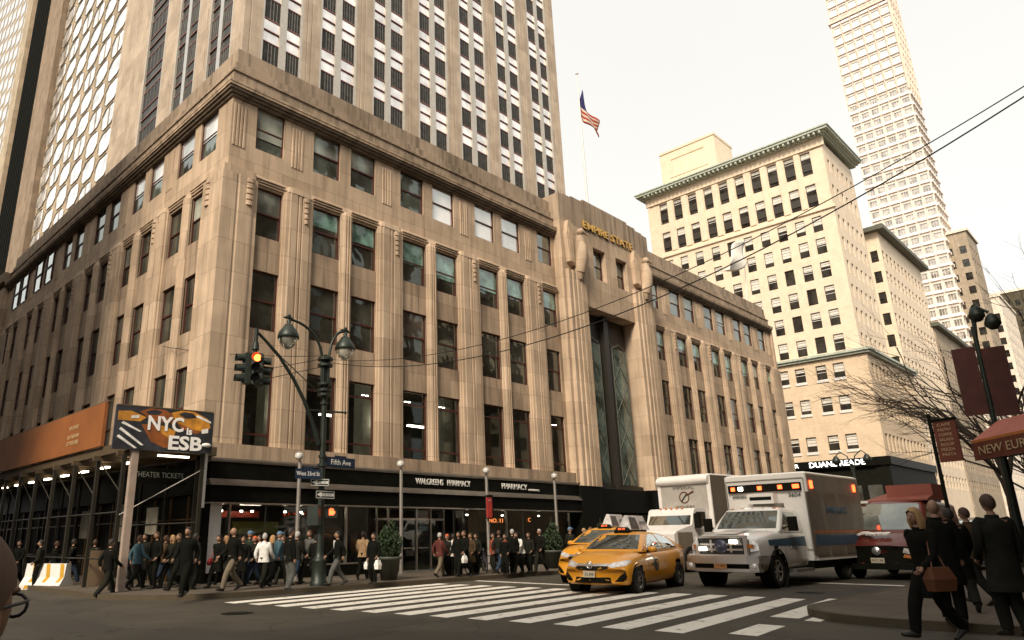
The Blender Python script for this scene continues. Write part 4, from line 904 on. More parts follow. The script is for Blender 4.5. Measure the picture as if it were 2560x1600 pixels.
# overhead cables
M_CAB=mat('cable_rubber',(0.012,0.011,0.008),.6)
def cable(P0,P1,s,label,r=.013):
    P0=Vector(P0); P1=Vector(P1); pts=[P0.lerp(P1,k/40)-Vector((0,0,4*s*(k/40)*(1-k/40))) for k in range(41)]
    mb=MB(); mb.tube(pts,r,M_CAB,6); o=mb.build('overhead_cable'); tag(o,label,'cable',None)
cable((2.5,-4.4,8.0),(1.6,-25.41,8.76),1.5,'upper of the two black cables rising from the street lamp to the top right',.010)
cable((2.5,-4.4,7.9),(1.6,-25.38,8.60),1.72,'lower, thicker of the two black cables rising from the street lamp to the top right',.013)
cable((2.4,-4.4,8.0),(-.1,29,10.9),.35,'upper of the thin cables sagging from the street lamp toward the left facade')
cable((2.4,-4.4,7.7),(-.1,28.6,9.7),.35,'lower of the thin cables sagging from the street lamp toward the left facade')
cable((2.4,-4.4,8.1),(-.1,4.0,9.7),.15,'short cable from the street lamp to the corner of the stone tower')
# slim lamp posts at the facade
def slim(x,y,lab,z=4.5):
    T=thing('facade_lamp',lab,'lamp',(x,y,.15),0,'slim steel lamp posts standing along the shop front')
    mb=MB(); mb.cyl((0,0,0),(0,0,z),.085,.075,M_SILV,12); mb.cyl((0,0,0),(0,0,.1),.13,.13,M_SILV,12); mb.build('post',T)
    mb=MB(); mb.cyl((0,0,z),(-.03,-.03,z+.12),.05,.05,M_SILV); mb.ball((-.1,-.08,z+.22),.17,M_WHT,14,10); mb.lathe((-.1,-.08,z+.24),[(.175,0),(.12,.12),(0,.18)],M_SILV,14); mb.build('lamp_globe',T)
slim(3.98,-.75,'slim steel post with round lamp, between the shop corner and the street lamp')
slim(9.43,-.75,'slim steel post with round lamp just right of the first bushy evergreen planter')
slim(15.21,-.75,'slim steel post with round lamp between the two PHARMACY signs, with a red banner')
slim(20.91,-.75,'slim steel post with round lamp right of the second PHARMACY sign')
BN=thing('bus_banner','small red banner strapped to a dark box on the lamp post between the PHARMACY signs','banner',(15.05,-1.0,3.0))
mb=MB(); mb.box((-.23,-.1,-.45),(.13,-.04,.52),mat('red_banner',(0.42,0.035,0.025),.6)); mb.build('banner_panel',BN)
mb=MB(); mb.box((-.02,-.03,-.5),(.30,.18,.66),M_BLKM); mb.build('control_box',BN)
put_text('M34',.1,M_SW_,BN,(-.05,-.105,.38),0,None,.001)
CP=thing('corner_post','bright white steel lamp post at the store corner, right of the taxi billboard','lamp',(-.42,-1.3,.15))
mb=MB(); mb.box((-.09,-.09,2.6),(.09,.09,4.6),M_WHT); mb.cyl((0,0,0),(0,0,2.6),.05,.05,M_BLKM); mb.build('post',CP)
mb=MB(); mb.ball((-.05,-.05,4.75),.2,M_WHT,14,10,(1,1,.6)); mb.build('lamp_globe',CP)
# ---------------------------------------------------------------- sidewalk shed
SH=thing('sidewalk_shed','scaffold shed over the side pavement with an orange hoarding and dim deck lights','scaffolding',(0,0,0))
M_ORA=mat('orange_hoarding',(0.27,0.09,0.02),.7,0,.15,.8); M_TIM=mat('shed_timber',(0.09,0.06,0.03),.8); M_SCF=mat('scaffold_steel',(0.035,0.03,0.02),.5,.4)
mb=MB(); mb.box((-3.12,1.35,4.95),(-3.0,34,6.55),M_ORA); mb.box((-3.05,1.2,6.55),(-2.9,34,6.62),M_TIM); mb.build('hoarding_panel',SH)
for s,z,w in (('2019 CONCERT',5.95,1.1),('CALL TO BOOK NOW',5.6,1.3),('CITY TICKETS HERE',5.35,1.3)):
    put_text(s,.2,mat('worn_lettering',(0.6,0.45,0.25),.7),SH,(-3.14,4.4,z),'-x',w,.002)
mb=MB(); mb.box((-3.0,-.9,4.62),(.25,34,4.94),M_TIM)
for k in range(16): mb.box((-3.2,-.6+k*2.2,4.45),(.2,-.45+k*2.2,4.62),M_TIM)
mb.build('deck',SH)
mb=MB()
for k in range(14):
    y=-.55+k*2.4
    mb.box((-3.0,y-.06,.15),(-2.88,y+.06,4.62),M_SCF); mb.box((-.35,y-.05,.15),(-.25,y+.05,4.62),M_SCF)
    mb.cyl((-2.94,y,4.0),(-.3,y,4.5),.03,.03,M_SCF,6); mb.cyl((-2.94,y,3.2),(-2.94,y+2.4,4.5),.025,.025,M_SCF,6)
for z in (1.1,2.6): mb.cyl((-2.94,-.5,z),(-2.94,31,z),.03,.03,M_SCF,6)
mb.cyl((-2.94,-.6,2.5),(-.45,-1.5,4.1),.02,.02,M_SILV,6); mb.cyl((-2.94,-.75,2.15),(-.5,-1.4,2.25),.035,.035,M_SCF,6)
mb.box((-.62,-1.52,.15),(-.5,-1.4,4.6),M_SCF)
mb.build('scaffold_frame',SH)
mb=MB(); mb.box((-3.02,-1.40,.15),(-2.80,-1.20,4.6),mat('pinkish_painted_post',(0.38,0.29,0.23),.6)); mb.build('corner_column',SH)
mb=MB()
for k in range(10): mb.box((-2.2,.8+k*2.3,4.36),(-2.05,1.5+k*2.3,4.42),lamp_mat('shed_tube_lamp',(1,.85,.65),5))
mb.box((-2.2,-1.55,4.40),(-1.1,-1.48,4.46),MATS['shed_tube_lamp']); mb.build('tube_light',SH)
# billboard facing the avenue
BB=thing('billboard','printed billboard of yellow taxis with big white letters on the corner of the shed','billboard',(-2.0,-1.55,5.27),R(-8))
M_BB=mat('billboard_night_blue',(0.022,0.022,0.026),.5,0,.8,1.5); M_YEL=mat('printed_taxi_yellow',(0.52,0.22,0.02),.6,0,.4,3); M_YEL2=mat('printed_taxi_orange',(0.25,0.07,0.01),.6,0,.3); M_LGT=mat('printed_light_streak',(0.75,0.72,0.66),.6,0,.3)
mb=MB(); mb.box((-1.70,-.04,-.70),(1.60,.06,.74),M_BB); mb.box((-1.67,-.05,.74),(1.57,.08,.78),M_TIM); mb.build('panel',BB)
def printed(pts,m,k): mb=pb; mb.add([(x,-.0402-.0015*k,z) for x,z in pts],[tuple(range(len(pts)))],m)
pb=MB()
printed([(-1.62,.25),(-1.62,.55),(-1.2,.58),(-.7,.4),(-.9,.25)],M_YEL,1); printed([(-.95,.58),(-.6,.72),(-.1,.70),(.25,.5),(.2,.25),(-.5,.3)],M_YEL2,2); printed([(-.75,.6),(-.5,.68),(-.2,.64),(-.3,.52),(-.65,.5)],M_BB,4)
printed([(.1,.62),(.45,.74),(.9,.72),(1.4,.5),(1.5,.2),(1.3,.05),(.9,.1),(.3,.32)],M_YEL,3); printed([(.35,.6),(.55,.69),(.85,.66),(1.0,.52),(.6,.46)],M_BB,5); printed([(.1,.5),(.3,.32),(.9,.1),(1.2,.05),(1.0,-.05),(.5,.1)],M_YEL2,4)
printed([(-.85,.15),(-.5,.2),(.1,-.1),(.3,-.45),(.0,-.6),(-.5,-.4)],M_YEL2,2); printed([(-.5,.2),(-.1,.15),(.3,.0),(.2,-.3),(-.1,-.15)],M_YEL,3)
for a,b in (((-1.55,-.05),(-.8,-.55)),((-1.6,-.3),(-1.0,-.66)),((-1.5,.15),(-.9,-.1))): printed([a,(a[0]+.06,a[1]+.07),(b[0]+.08,b[1]+.02),b],M_LGT,6)
printed([(-1.2,.42),(-.95,.46),(-.95,.36),(-1.2,.33)],M_LGT,6); printed([(1.18,.12),(1.42,.18),(1.42,.02),(1.2,-.02)],M_LGT,7); printed([(.95,.55),(1.5,.36),(1.5,.42),(1.0,.62)],M_LGT,6)
pb.build('printed_picture',BB)
M_BBT=mat('billboard_white',(0.86,0.82,0.78),.5,0,.03)
put_text('NYC',.66,M_BBT,BB,(-.05,-.062,.20),0,1.2,.004,bold=.02); put_text('is',.34,M_BBT,BB,(.76,-.062,.02),0,None,.004,bold=.012); put_text('ESB',.64,M_BBT,BB,(.66,-.062,-.42),0,1.15,.004,bold=.02)
mb=MB(); mb.ball((1.38,-.1,-.42),.13,M_WHT,12,8,(1.3,.6,.6)); mb.build('spot_light',BB)
sgm=MB(); sgm.box((-2.7,-.6,3.55),(-.7,-.5,4.1),M_BLK); so_=sgm.build('shop_sign'); tag(so_,'black sign with pale lettering hanging in the shade under the billboard','sign')
put_text('THEATER TICKETS',.26,mat('dim_sign_letters',(0.30,0.32,0.27),.5,.3),so_,(-1.7,-.62,3.85),'-y',1.75,.004)
# posters in the shade
for k,(y,h) in enumerate(((2.2,.6),(5.2,1.1),(9.5,.8))):
    mb=MB(); mb.box((-.42,y,2.2-h/2),(-.38,y+1.0,2.6+h/2),mat('faded_poster%s'%('' if k else '_pale'),(0.16,.145,.11) if k else (.3,.27,.2),.7)); tag(mb.build('poster'),('pale square poster under the shed nearest the corner column','tall grey poster in the middle of the shed windows','faint poster deepest under the shed')[k],'poster')
# barrier
JB=thing('traffic_barrier','white plastic traffic barrier with yellow sweeps at the kerb behind the walkers on the left','barrier',(-3.35,4.5,0.0),R(-66),None,1.05)
mb=MB(); pr=[(-.30,0),(-.30,.16),(-.14,.42),(-.10,.86),(.10,.86),(.14,.42),(.30,.16),(.30,0)]
mb.add([(x0,p[0],p[1]) for x0 in (-.95,.95) for p in pr],[tuple(range(8)),tuple(range(8,16))]+[(i,(i+1)%8,8+(i+1)%8,8+i) for i in range(8)],M_WHT); mb.build('barrier_body',JB)
M_YL=mat('yellow_stripe',(0.6,0.33,0.03),.5)
for x in (-.75,-.1,.55): mb=MB(); mb.add([(x,-.305,.02),(x+.18,-.305,.02),(x+.26,-.305,.15),(x+.08,-.305,.15)],[(0,1,2,3)],M_YL); mb.add([(x+.08,-.300,.155),(x+.26,-.300,.155),(x+.38,-.146,.42),(x+.20,-.146,.42),],[(0,1,2,3)],M_YL); mb.add([(x+.20,-.148,.42),(x+.38,-.148,.42),(x+.30,-.106,.85),(x+.12,-.106,.85)],[(0,1,2,3)],M_YL); mb.build('yellow_stripe',JB)
mb=MB(); mb.box((-2.8,2.2,.15),(-2.1,2.5,1.35),mat('tan_crate',(0.22,0.15,0.09),.8)); tag(mb.build('crate'),'tan upright box standing behind the white traffic barrier','box')
# planters, bikes
M_PLT=mat('planter_green_resin',(0.055,0.06,0.045),.6); M_SOIL=mat('soil',(0.03,0.02,0.01),.9); M_LFD=mat('dark_evergreen',(0.025,0.045,0.015),.8,0,.5,6); M_LFY=mat('olive_box_leaf',(0.16,0.16,0.03),.8,0,.5,6); M_BARK=mat('bark',(0.06,0.045,0.03),.9)
def leaves(mb,c,rx,rz,n,m,s=.05,rnd=None,shape='ball'):
    rnd=rnd or random.Random(5)
    for _ in range(n):
        while True:
            x,y,z=(rnd.uniform(-1,1) for _ in range(3))
            if x*x+y*y+z*z<=1: break
        if shape=='cone': k=(1-z)/2*1.1+.1; x*=k; y*=k
        p=Vector((c[0]+x*rx,c[1]+y*rx,c[2]+z*rz)); a=Vector((rnd.gauss(0,1),rnd.gauss(0,1),rnd.gauss(0,1))).normalized(); b=a.orthogonal().normalized(); q=a.cross(b); L=s*rnd.uniform(.6,1.4)
        mb.add([p-b*L,p-q*L*.4,p+b*L,p+q*L*.4],[(0,1,2,3)],m)
def planter(x,y,lab,kind,s=1):
    T=thing('planter',lab,'planter',(x,y,.15),0,'round tapered pavement planters',s)
    mb=MB(); mb.lathe((0,0,0),[(0,0),(.30,0),(.42,.72),(.48,.74),(.48,.84),(.43,.84),(.41,.76),(0,.76)],M_PLT,20); mb.build('pot',T)
    r2=random.Random(int(x*10))
    if kind=='box':
        mb=MB(); leaves(mb,(0,0,1.0),.55,.28,1500,M_LFY,.05,r2); mb.ball((0,0,.98),.42,M_LFD,12,8,(1,1,.5)); mb.build('shrub',T)
    else:
        mb=MB(); leaves(mb,(0,0,1.25),.52,.55,1500,M_LFD,.07,r2); leaves(mb,(.12,.05,1.75),.30,.42,350,M_LFD,.07,r2); leaves(mb,(-.22,-.1,1.6),.25,.3,200,M_LFD,.07,r2); mb.build('shrub',T)
        mb=MB(); mb.cyl((0,0,.7),(0,0,2.4),.04,.01,M_BARK); mb.build('stem',T)
planter(5.95,-4.0,'dark planter with a dark bushy evergreen, behind the kerb right of the street lamp','cone')
planter(9.7,-3.75,'dark planter with a low olive-green box shrub beside the parked bicycles','box',1.0)
planter(17.0,-3.3,'dark planter with a dark bushy evergreen, left of the rear taxi','cone')
planter(21.9,-2.9,'dark planter with a dark shrub half hidden behind the rear taxi','cone')
def bike(x,y,rz,lab):
    T=thing('bicycle',lab,'bicycle',(x,y,.15),rz,'bicycles parked by the planter')
    for wx in (-.52,.52):
        mb=MB(); n=20; mb.tube([(wx+.33*cos(2*pi*i/n),0,.34+.33*sin(2*pi*i/n)) for i in range(n+1)],.022,M_BLKM,6)
        for i in range(8): mb.cyl((wx,0,.34),(wx+.32*cos(i*pi/4),0,.34+.32*sin(i*pi/4)),.004,.004,M_SILV,4,False)
        mb.build('wheel',T)
    mb=MB(); fm=mat('bike_frame_paint',(0.05,0.05,0.06),.35,.3)
    for a,b in (((-.52,0,.34),(-.12,0,.30)),((-.12,0,.30),(-.22,0,.78)),((-.52,0,.34),(-.22,0,.70)),((-.22,0,.72),(.36,0,.80)),((-.12,0,.30),(.38,0,.72)),((.52,0,.34),(.34,0,.92))): mb.cyl(a,b,.018,.018,fm,8)
    mb.build('frame',T); mb=MB(); mb.box((-.36,-.06,.84),(-.10,.06,.89),M_BLKM); mb.cyl((-.22,0,.76),(-.23,0,.86),.014,.014,M_SILV); mb.build('saddle',T)
    mb=MB(); mb.tube([(.30,-.24,.98),(.34,-.1,1.0),(.34,.1,1.0),(.30,.24,.98)],.014,M_BLKM,6); mb.cyl((.34,0,.9),(.34,0,1.0),.015,.015,M_SILV); mb.build('handlebar',T)
bike(11.4,-3.2,R(20),'dark bicycle leaning beside the box-shrub planter'); bike(12.5,-2.9,R(50),'second dark bicycle, to the right of the one beside the planter'); bike(18.9,-3.0,R(15),'dark bicycle just left of the rear taxi'); bike(13.6,-2.8,R(-30),'dark bicycle standing among the waiting group right of the red bannered post')
mb=MB(); mb.cyl((14.3,-2.6,.15),(14.3,-2.6,1.15),.06,.06,mat('pale_bollard',(0.45,.4,.33),.6)); tag(mb.build('bollard'),'short pale bollard beside the bicycles on the pavement','bollard')
# ---------------------------------------------------------------- right hand kerb: awning, banner sign, bare tree, lamp
M_RED=mat('awning_red_canvas',(0.42,0.13,0.095),.8,0,.12); M_RED2=mat('awning_dark_red',(0.14,0.035,0.018),.7,0,.15); M_GLDT=mat('awning_letters',(0.5,0.36,0.2),.7)
AW=thing('shop_awning','pinkish red canvas awning with pale lettering over the right hand pavement','awning',(0,0,0))
mb=MB(); P=[(8.6,-22.1,4.02),(9.6,-24.6,4.02)]
A0=Vector((15.24,-21.0)); A1=Vector((12.5,-23.1)); ad_=(A1-A0).normalized(); A1=A0+ad_*6.5; an_=Vector((-ad_.y,ad_.x)); an_=an_ if an_.x>0 else -an_
def aq(zs,m): mb.quad([(A0.x+an_.x*zs[0][0],A0.y+an_.y*zs[0][0],zs[0][1]),(A1.x+an_.x*zs[0][0],A1.y+an_.y*zs[0][0],zs[0][1]),(A1.x+an_.x*zs[1][0],A1.y+an_.y*zs[1][0],zs[1][1]),(A0.x+an_.x*zs[1][0],A0.y+an_.y*zs[1][0],zs[1][1])],m)
aq(((0,4.32),(.9,4.95)),M_RED); aq(((-.01,4.25),(0,4.33)),mat('awning_orange_piping',(0.40,0.13,0.02),.7)); aq(((-.005,3.72),(-.005,4.25)),M_RED2); aq(((0,3.72),(.9,3.8)),M_BLKM)
mb.quad([(A0.x,A0.y,3.72),(A0.x,A0.y,4.32),(A0.x+an_.x*.9,A0.y+an_.y*.9,4.95),(A0.x+an_.x*.9,A0.y+an_.y*.9,3.8)],M_RED2)
mb.build('canopy',AW)
ang_=atan2(ad_.y,ad_.x); c_=A0+ad_*2.0
o=put_text('NEW EUROPA',.36,M_GLDT,AW,(c_.x-an_.x*.03,c_.y-an_.y*.03,3.98),ang_,3.3,.004)
for k in (0.1,3.2): mb=MB(); q=A0+ad_*k+an_*.8; mb.cyl((q.x,q.y,.15),(q.x,q.y,3.8),.04,.04,M_BLKM); mb.build('post',AW)
VS=thing('menu_sign','dark red vertical sign board with lines of gold text at the end of the awning','sign',(14.3,-20.55,4.3),R(-20))
mb=MB(); mb.box((-.03,-.36,-.62),(.03,.30,.62),M_RED2); mb.box((-.05,-.38,.62),(.05,.32,.70),M_BLKM); mb.build('board',VS)
for k,s in enumerate(('CAFE','PASTRY','COFFEE','SALADS','SOUP','PIZZA','PASTA')): put_text(s,.12,M_GLDT,VS,(-.034,-.02,.5-k*.15),'-x',.4,.002)
mb=MB(); mb.cyl((.05,.42,-4.15),(.05,.42,.9),.06,.05,M_BLKM); mb.cyl((.05,.42,.3),(.05,0,.3),.03,.03,M_BLKM); mb.build('post',VS)
# bare street tree
def bare_tree(x,y,lab,h,seed,lean=(0,0),m=M_BARK,spread=1.0,levels=5):
    T=thing('bare_tree',lab,'tree',(x,y,.1)); r=random.Random(seed); tr=MB(); br=MB()
    def grow(p,d,L,rad,lv):
        n=4; pts=[p]; q=Vector(p); dd=Vector(d)
        for k in range(n):
            dd=(dd+Vector((r.gauss(0,.10),r.gauss(0,.10),r.gauss(.03,.06)))).normalized(); q=q+dd*L/n; pts.append(q.copy())
        (tr if lv==0 else br).tube(pts,[rad*(1-.12*k) for k in range(n+1)],m,8 if lv<2 else 5)
        if lv>=levels: return
        for k in range(r.choice([2,3]) if lv>0 else 5):
            i=r.choice([2,3,4]) if lv else r.choice([3,4,4]); a=r.uniform(0,2*pi); u=dd.orthogonal().normalized(); v=dd.cross(u)
            nd=(dd*r.uniform(.55,1.0)+(u*cos(a)+v*sin(a))*r.uniform(.4,.85)*spread+Vector((lean[0],lean[1],.12))).normalized()
            grow(pts[i],nd,L*r.uniform(.6,.85),rad*.55*(1-.0*k),lv+1)
    grow(Vector((0,0,0)),(0,0,1),h*.32,.16,0)
    tr.build('trunk',T); br.build('branches',T)
bare_tree(22,-20.9,'bare street tree with long thin branches reaching left over the avenue, behind the awning',13,4,(-.05,.5),levels=6); bare_tree(27.5,-19.9,'third bare street tree, its thin twigs crossing the lower cream building',12,17,(-.02,.55),levels=6); bare_tree(38,-20.8,'second bare street tree further up the pavement on the right',11,9,(-.05,.3))
# dark red draped lamp standard at the far right
M_DRED=mat('banner_maroon',(0.07,.018,.012),.8,0,.25); DL=thing('draped_lamp','dark street lamp with paired lanterns and dark red banners at the right edge','street lamp',(17.3,-21.0,.15))
mb=MB(); mb.cyl((0,-.35,0),(0,-.45,8.2),.09,.07,M_POLE); mb.tube([(0,-.45,7.6),(0,-.55,8.6),(0,-.7,8.85),(0,-.95,8.6)],.05,M_POLE); mb.tube([(0,-.45,7.6),(0,-.5,8.8),(0,-.6,8.95)],.05,M_POLE); mb.lathe((0,-.62,8.55),[(.05,.35),(.16,.25),(.24,.05),(.24,-.05),(.1,-.2),(0,-.22)],M_POLE,12); mb.lathe((0,-1.0,8.2),[(.05,.35),(.16,.25),(.24,.05),(.24,-.05),(.1,-.2),(0,-.22)],M_POLE,12); mb.build('pole',DL)
mb=MB(); mb.box((-.12,-.36,5.2),(-.07,.30,7.5),M_DRED); mb.box((-.05,-1.15,5.1),(.0,-.50,7.4),M_DRED); mb.build('banner',DL)
FLm=thing('street_lamp','small distant twin lantern lamp in front of the lit shop sign across the street','street lamp',(62,-4.2,.15))
mb=MB(); mb.lathe((0,0,0),[(.3,0),(.25,.9),(.12,1.1),(.09,7.2)],M_POLE,10); mb.build('pole',FLm)
for s in (-1,1):
    mb=MB(); mb.tube([(0,s*.1,6.8),(0,s*.3,8.2),(0,s*.9,8.7),(0,s*1.3,8.3)],.05,M_POLE,6); mb.lathe((0,s*1.3,7.5),[(.12,.8),(.36,.45),(.38,.2),(.1,0)],M_POLE,10); mb.build('lamp_arm',FLm)
# ================================================================ vehicles (local frame: +x forward, +y its left side, z up)
M_YTX=mat('taxi_yellow_paint',(0.78,0.33,0.02),0.32,0.0,0.05,2,coat=0.6); M_TYRE=mat('tyre_rubber',(0.012,0.012,0.010),.8); M_RIM=mat('alloy_rim',(0.45,0.43,0.4),.3,.8)
M_CHR=mat('chrome',(0.72,0.70,0.67),.28,.85,.05); M_HLT=mat('headlight_glass',(0.72,0.68,0.64),.15,0.2,.35,9,coat=.8); M_PLATE=mat('number_plate',(0.6,.52,.38),.5,0,.1); M_PLATE2=mat('orange_number_plate',(0.40,.17,.05),.5)
M_AMBW=mat('ambulance_white_paint',(0.80,0.77,0.71),0.3,0,.04,coat=.5); M_TRW=mat('truck_white_paint',(0.74,0.70,0.66),.4,0,.06); M_TRS=mat('truck_box_side_grey',(0.12,0.10,0.075),.5,0,.15,.8); M_REDP=mat('red_van_paint',(0.11,0.018,0.010),.35,0,.1,coat=.3)
M_BLUE=mat('blue_stripe',(0.03,0.09,0.15),.4); L_AMR=lamp_mat('red_warning_lamp',(1,0.09,0.02),5); L_AMW=lamp_mat('white_flash_lamp',(1,.9,.7),14); M_ORL2=mat('amber_reflector',(0.5,.16,.03),.3)
def lerp1(pts,x):
    pts=sorted(pts)
    if x<=pts[0][0]: return pts[0][1]
    for (a,b),(c,d) in zip(pts,pts[1:]):
        if x<=c:
            t=(x-a)/(c-a); return b+(d-b)*t
    return pts[-1][1]
def loft(name,parent,xs,top,bot,wid,crown,nose,planf,planr,m,xmin,xmax,arches=(),ar=.38,boxy=0):
    """car body shell lofted through cross sections; arches are cut as round openings"""
    f=[(0,0,0),(.80,0,0),(.94,.06,0),(.985,.22,0),(1,.45,0),(1.0,.68,0),(.985,.88,0),(.95,1,0),(.86,1,.55),(.6,1,.85),(.3,1,.97),(0,1,1)]
    ring=[];n=len(f)
    vs=[]
    for x in xs:
        zt=lerp1(top,x);zb=lerp1(bot,x);w=lerp1(wid,x);cr=lerp1(crown,x);zs=zt-cr
        row=[]
        for a,g,c in f: row.append((a*w,zb+(zs-zb)*g+cr*c))
        full=[(y,z) for y,z in row]+[(-y,z) for y,z in row[-2:0:-1]]
        tf=max(0,(x-(xmax-.9))/.9); tr=max(0,((xmin+.9)-x)/.9)
        for y,z in full:
            yy=y/max(w,.01); X=x-planf*tf**1.5*abs(yy)**2.4+planr*tr**1.5*abs(yy)**2.4
            X-=lerp1(nose,z)*tf**2; vs.append((X,y,z))
    N=len(full); fs=[]
    for i in range(len(xs)-1):
        for j in range(N):
            q=(i*N+j,(i+1)*N+j,(i+1)*N+(j+1)%N,i*N+(j+1)%N)
            c=[sum(vs[k][t] for k in q)/4 for t in range(3)]
            if abs(c[1])>.55*max(lerp1(wid,c[0]),.1) and any(hypot(c[0]-ax,c[2]-az)<ar for ax,az in arches): continue
            fs.append(q)
    for i,rev in ((0,False),(len(xs)-1,True)):
        c=len(vs); zc=sum(vs[i*N+j][2] for j in range(N))/N; xc=max(vs[i*N+j][0] for j in range(N)) if rev else min(vs[i*N+j][0] for j in range(N)); vs.append((xc+( .02 if rev else -.02),0,zc))
        for j in range(N):
            a,b=i*N+j,i*N+(j+1)%N; fs.append((a,b,c) if rev else (b,a,c))
    me=bpy.data.meshes.new(name); me.from_pydata(vs,[],fs); me.materials.append(m)
    for p in me.polygons: p.use_smooth=True
    o=link(name,me,parent)
    bv=BVHTree.FromPolygons([Vector(v) for v in vs],fs); return o,bv,(vs,fs)
def patch(name,parent,bv,pts,axis,m,off=.008,cuts=3):
    bm=bmesh.new(); D={'x':(lambda a,b:(6,a,b),Vector((-1,0,0))),'y':(lambda a,b:(a,4,b),Vector((0,-1,0))),'-y':(lambda a,b:(a,-4,b),Vector((0,1,0))),'z':(lambda a,b:(a,b,5),Vector((0,0,-1)))}[axis]
    f=bm.faces.new([bm.verts.new(D[0](*p)) for p in pts]); bmesh.ops.triangulate(bm,faces=[f]); bmesh.ops.subdivide_edges(bm,edges=bm.edges[:],cuts=cuts,use_grid_fill=True)
    for v in bm.verts:
        h=bv.ray_cast(v.co,D[1])
        if h[0] is None: h=bv.find_nearest(v.co+D[1]*3.2)
        v.co=h[0]-D[1]*off
    me=bpy.data.meshes.new(name); bm.to_mesh(me); bm.free(); me.materials.append(m)
    for p in me.polygons: p.use_smooth=True
    return link(name,me,parent)
_wh={}
def wheels(parent,pos,r=.33,w=.2,rim=M_RIM):
    for x,y in pos:
        k=(r,w,rim.name)
        if k not in _wh:
            t=MB(); t.lathe((0,0,0),[(r*.62,-w/2),(r*.9,-w/2),(r,-w*.36),(r,w*.36),(r*.9,w/2),(r*.62,w/2),(r*.62,-w/2)],M_TYRE,24,'y')
            g=MB(); g.lathe((0,0,0),[(r*.63,w*.42),(r*.58,w*.46),(r*.56,w*.2),(0,w*.2)],M_BLKM,20,'y')
            for s in (1,):
                for q in range(7):
                    a=q*2*pi/7; g.box((-.022,w*.24,.03),(.022,w*.40,r*.58),rim,lambda X,Y,Z,a=a:(X*cos(a)+Z*sin(a),Y,-X*sin(a)+Z*cos(a)))
            g.lathe((0,0,0),[(r*.64,w*.46),(r*.58,w*.48),(r*.55,w*.42)],rim,24,'y'); g.lathe((0,0,0),[(0,w*.42),(.05,w*.42),(.06,w*.3)],rim,12,'y')
            _wh[k]=(t.mesh('tyre'),g.mesh('rim'))
        t,g=_wh[k]; wo=thing_e('wheel',parent,(x,y,r),0 if y>0 else pi)
        link('tyre',t,wo); link('rim',g,wo)
def thing_e(name,parent,loc,rz=0):
    o=bpy.data.objects.new(name,None); COL.objects.link(o); o.parent=parent; o.location=loc; o.rotation_euler=(0,0,rz); o.empty_display_size=.1; return o
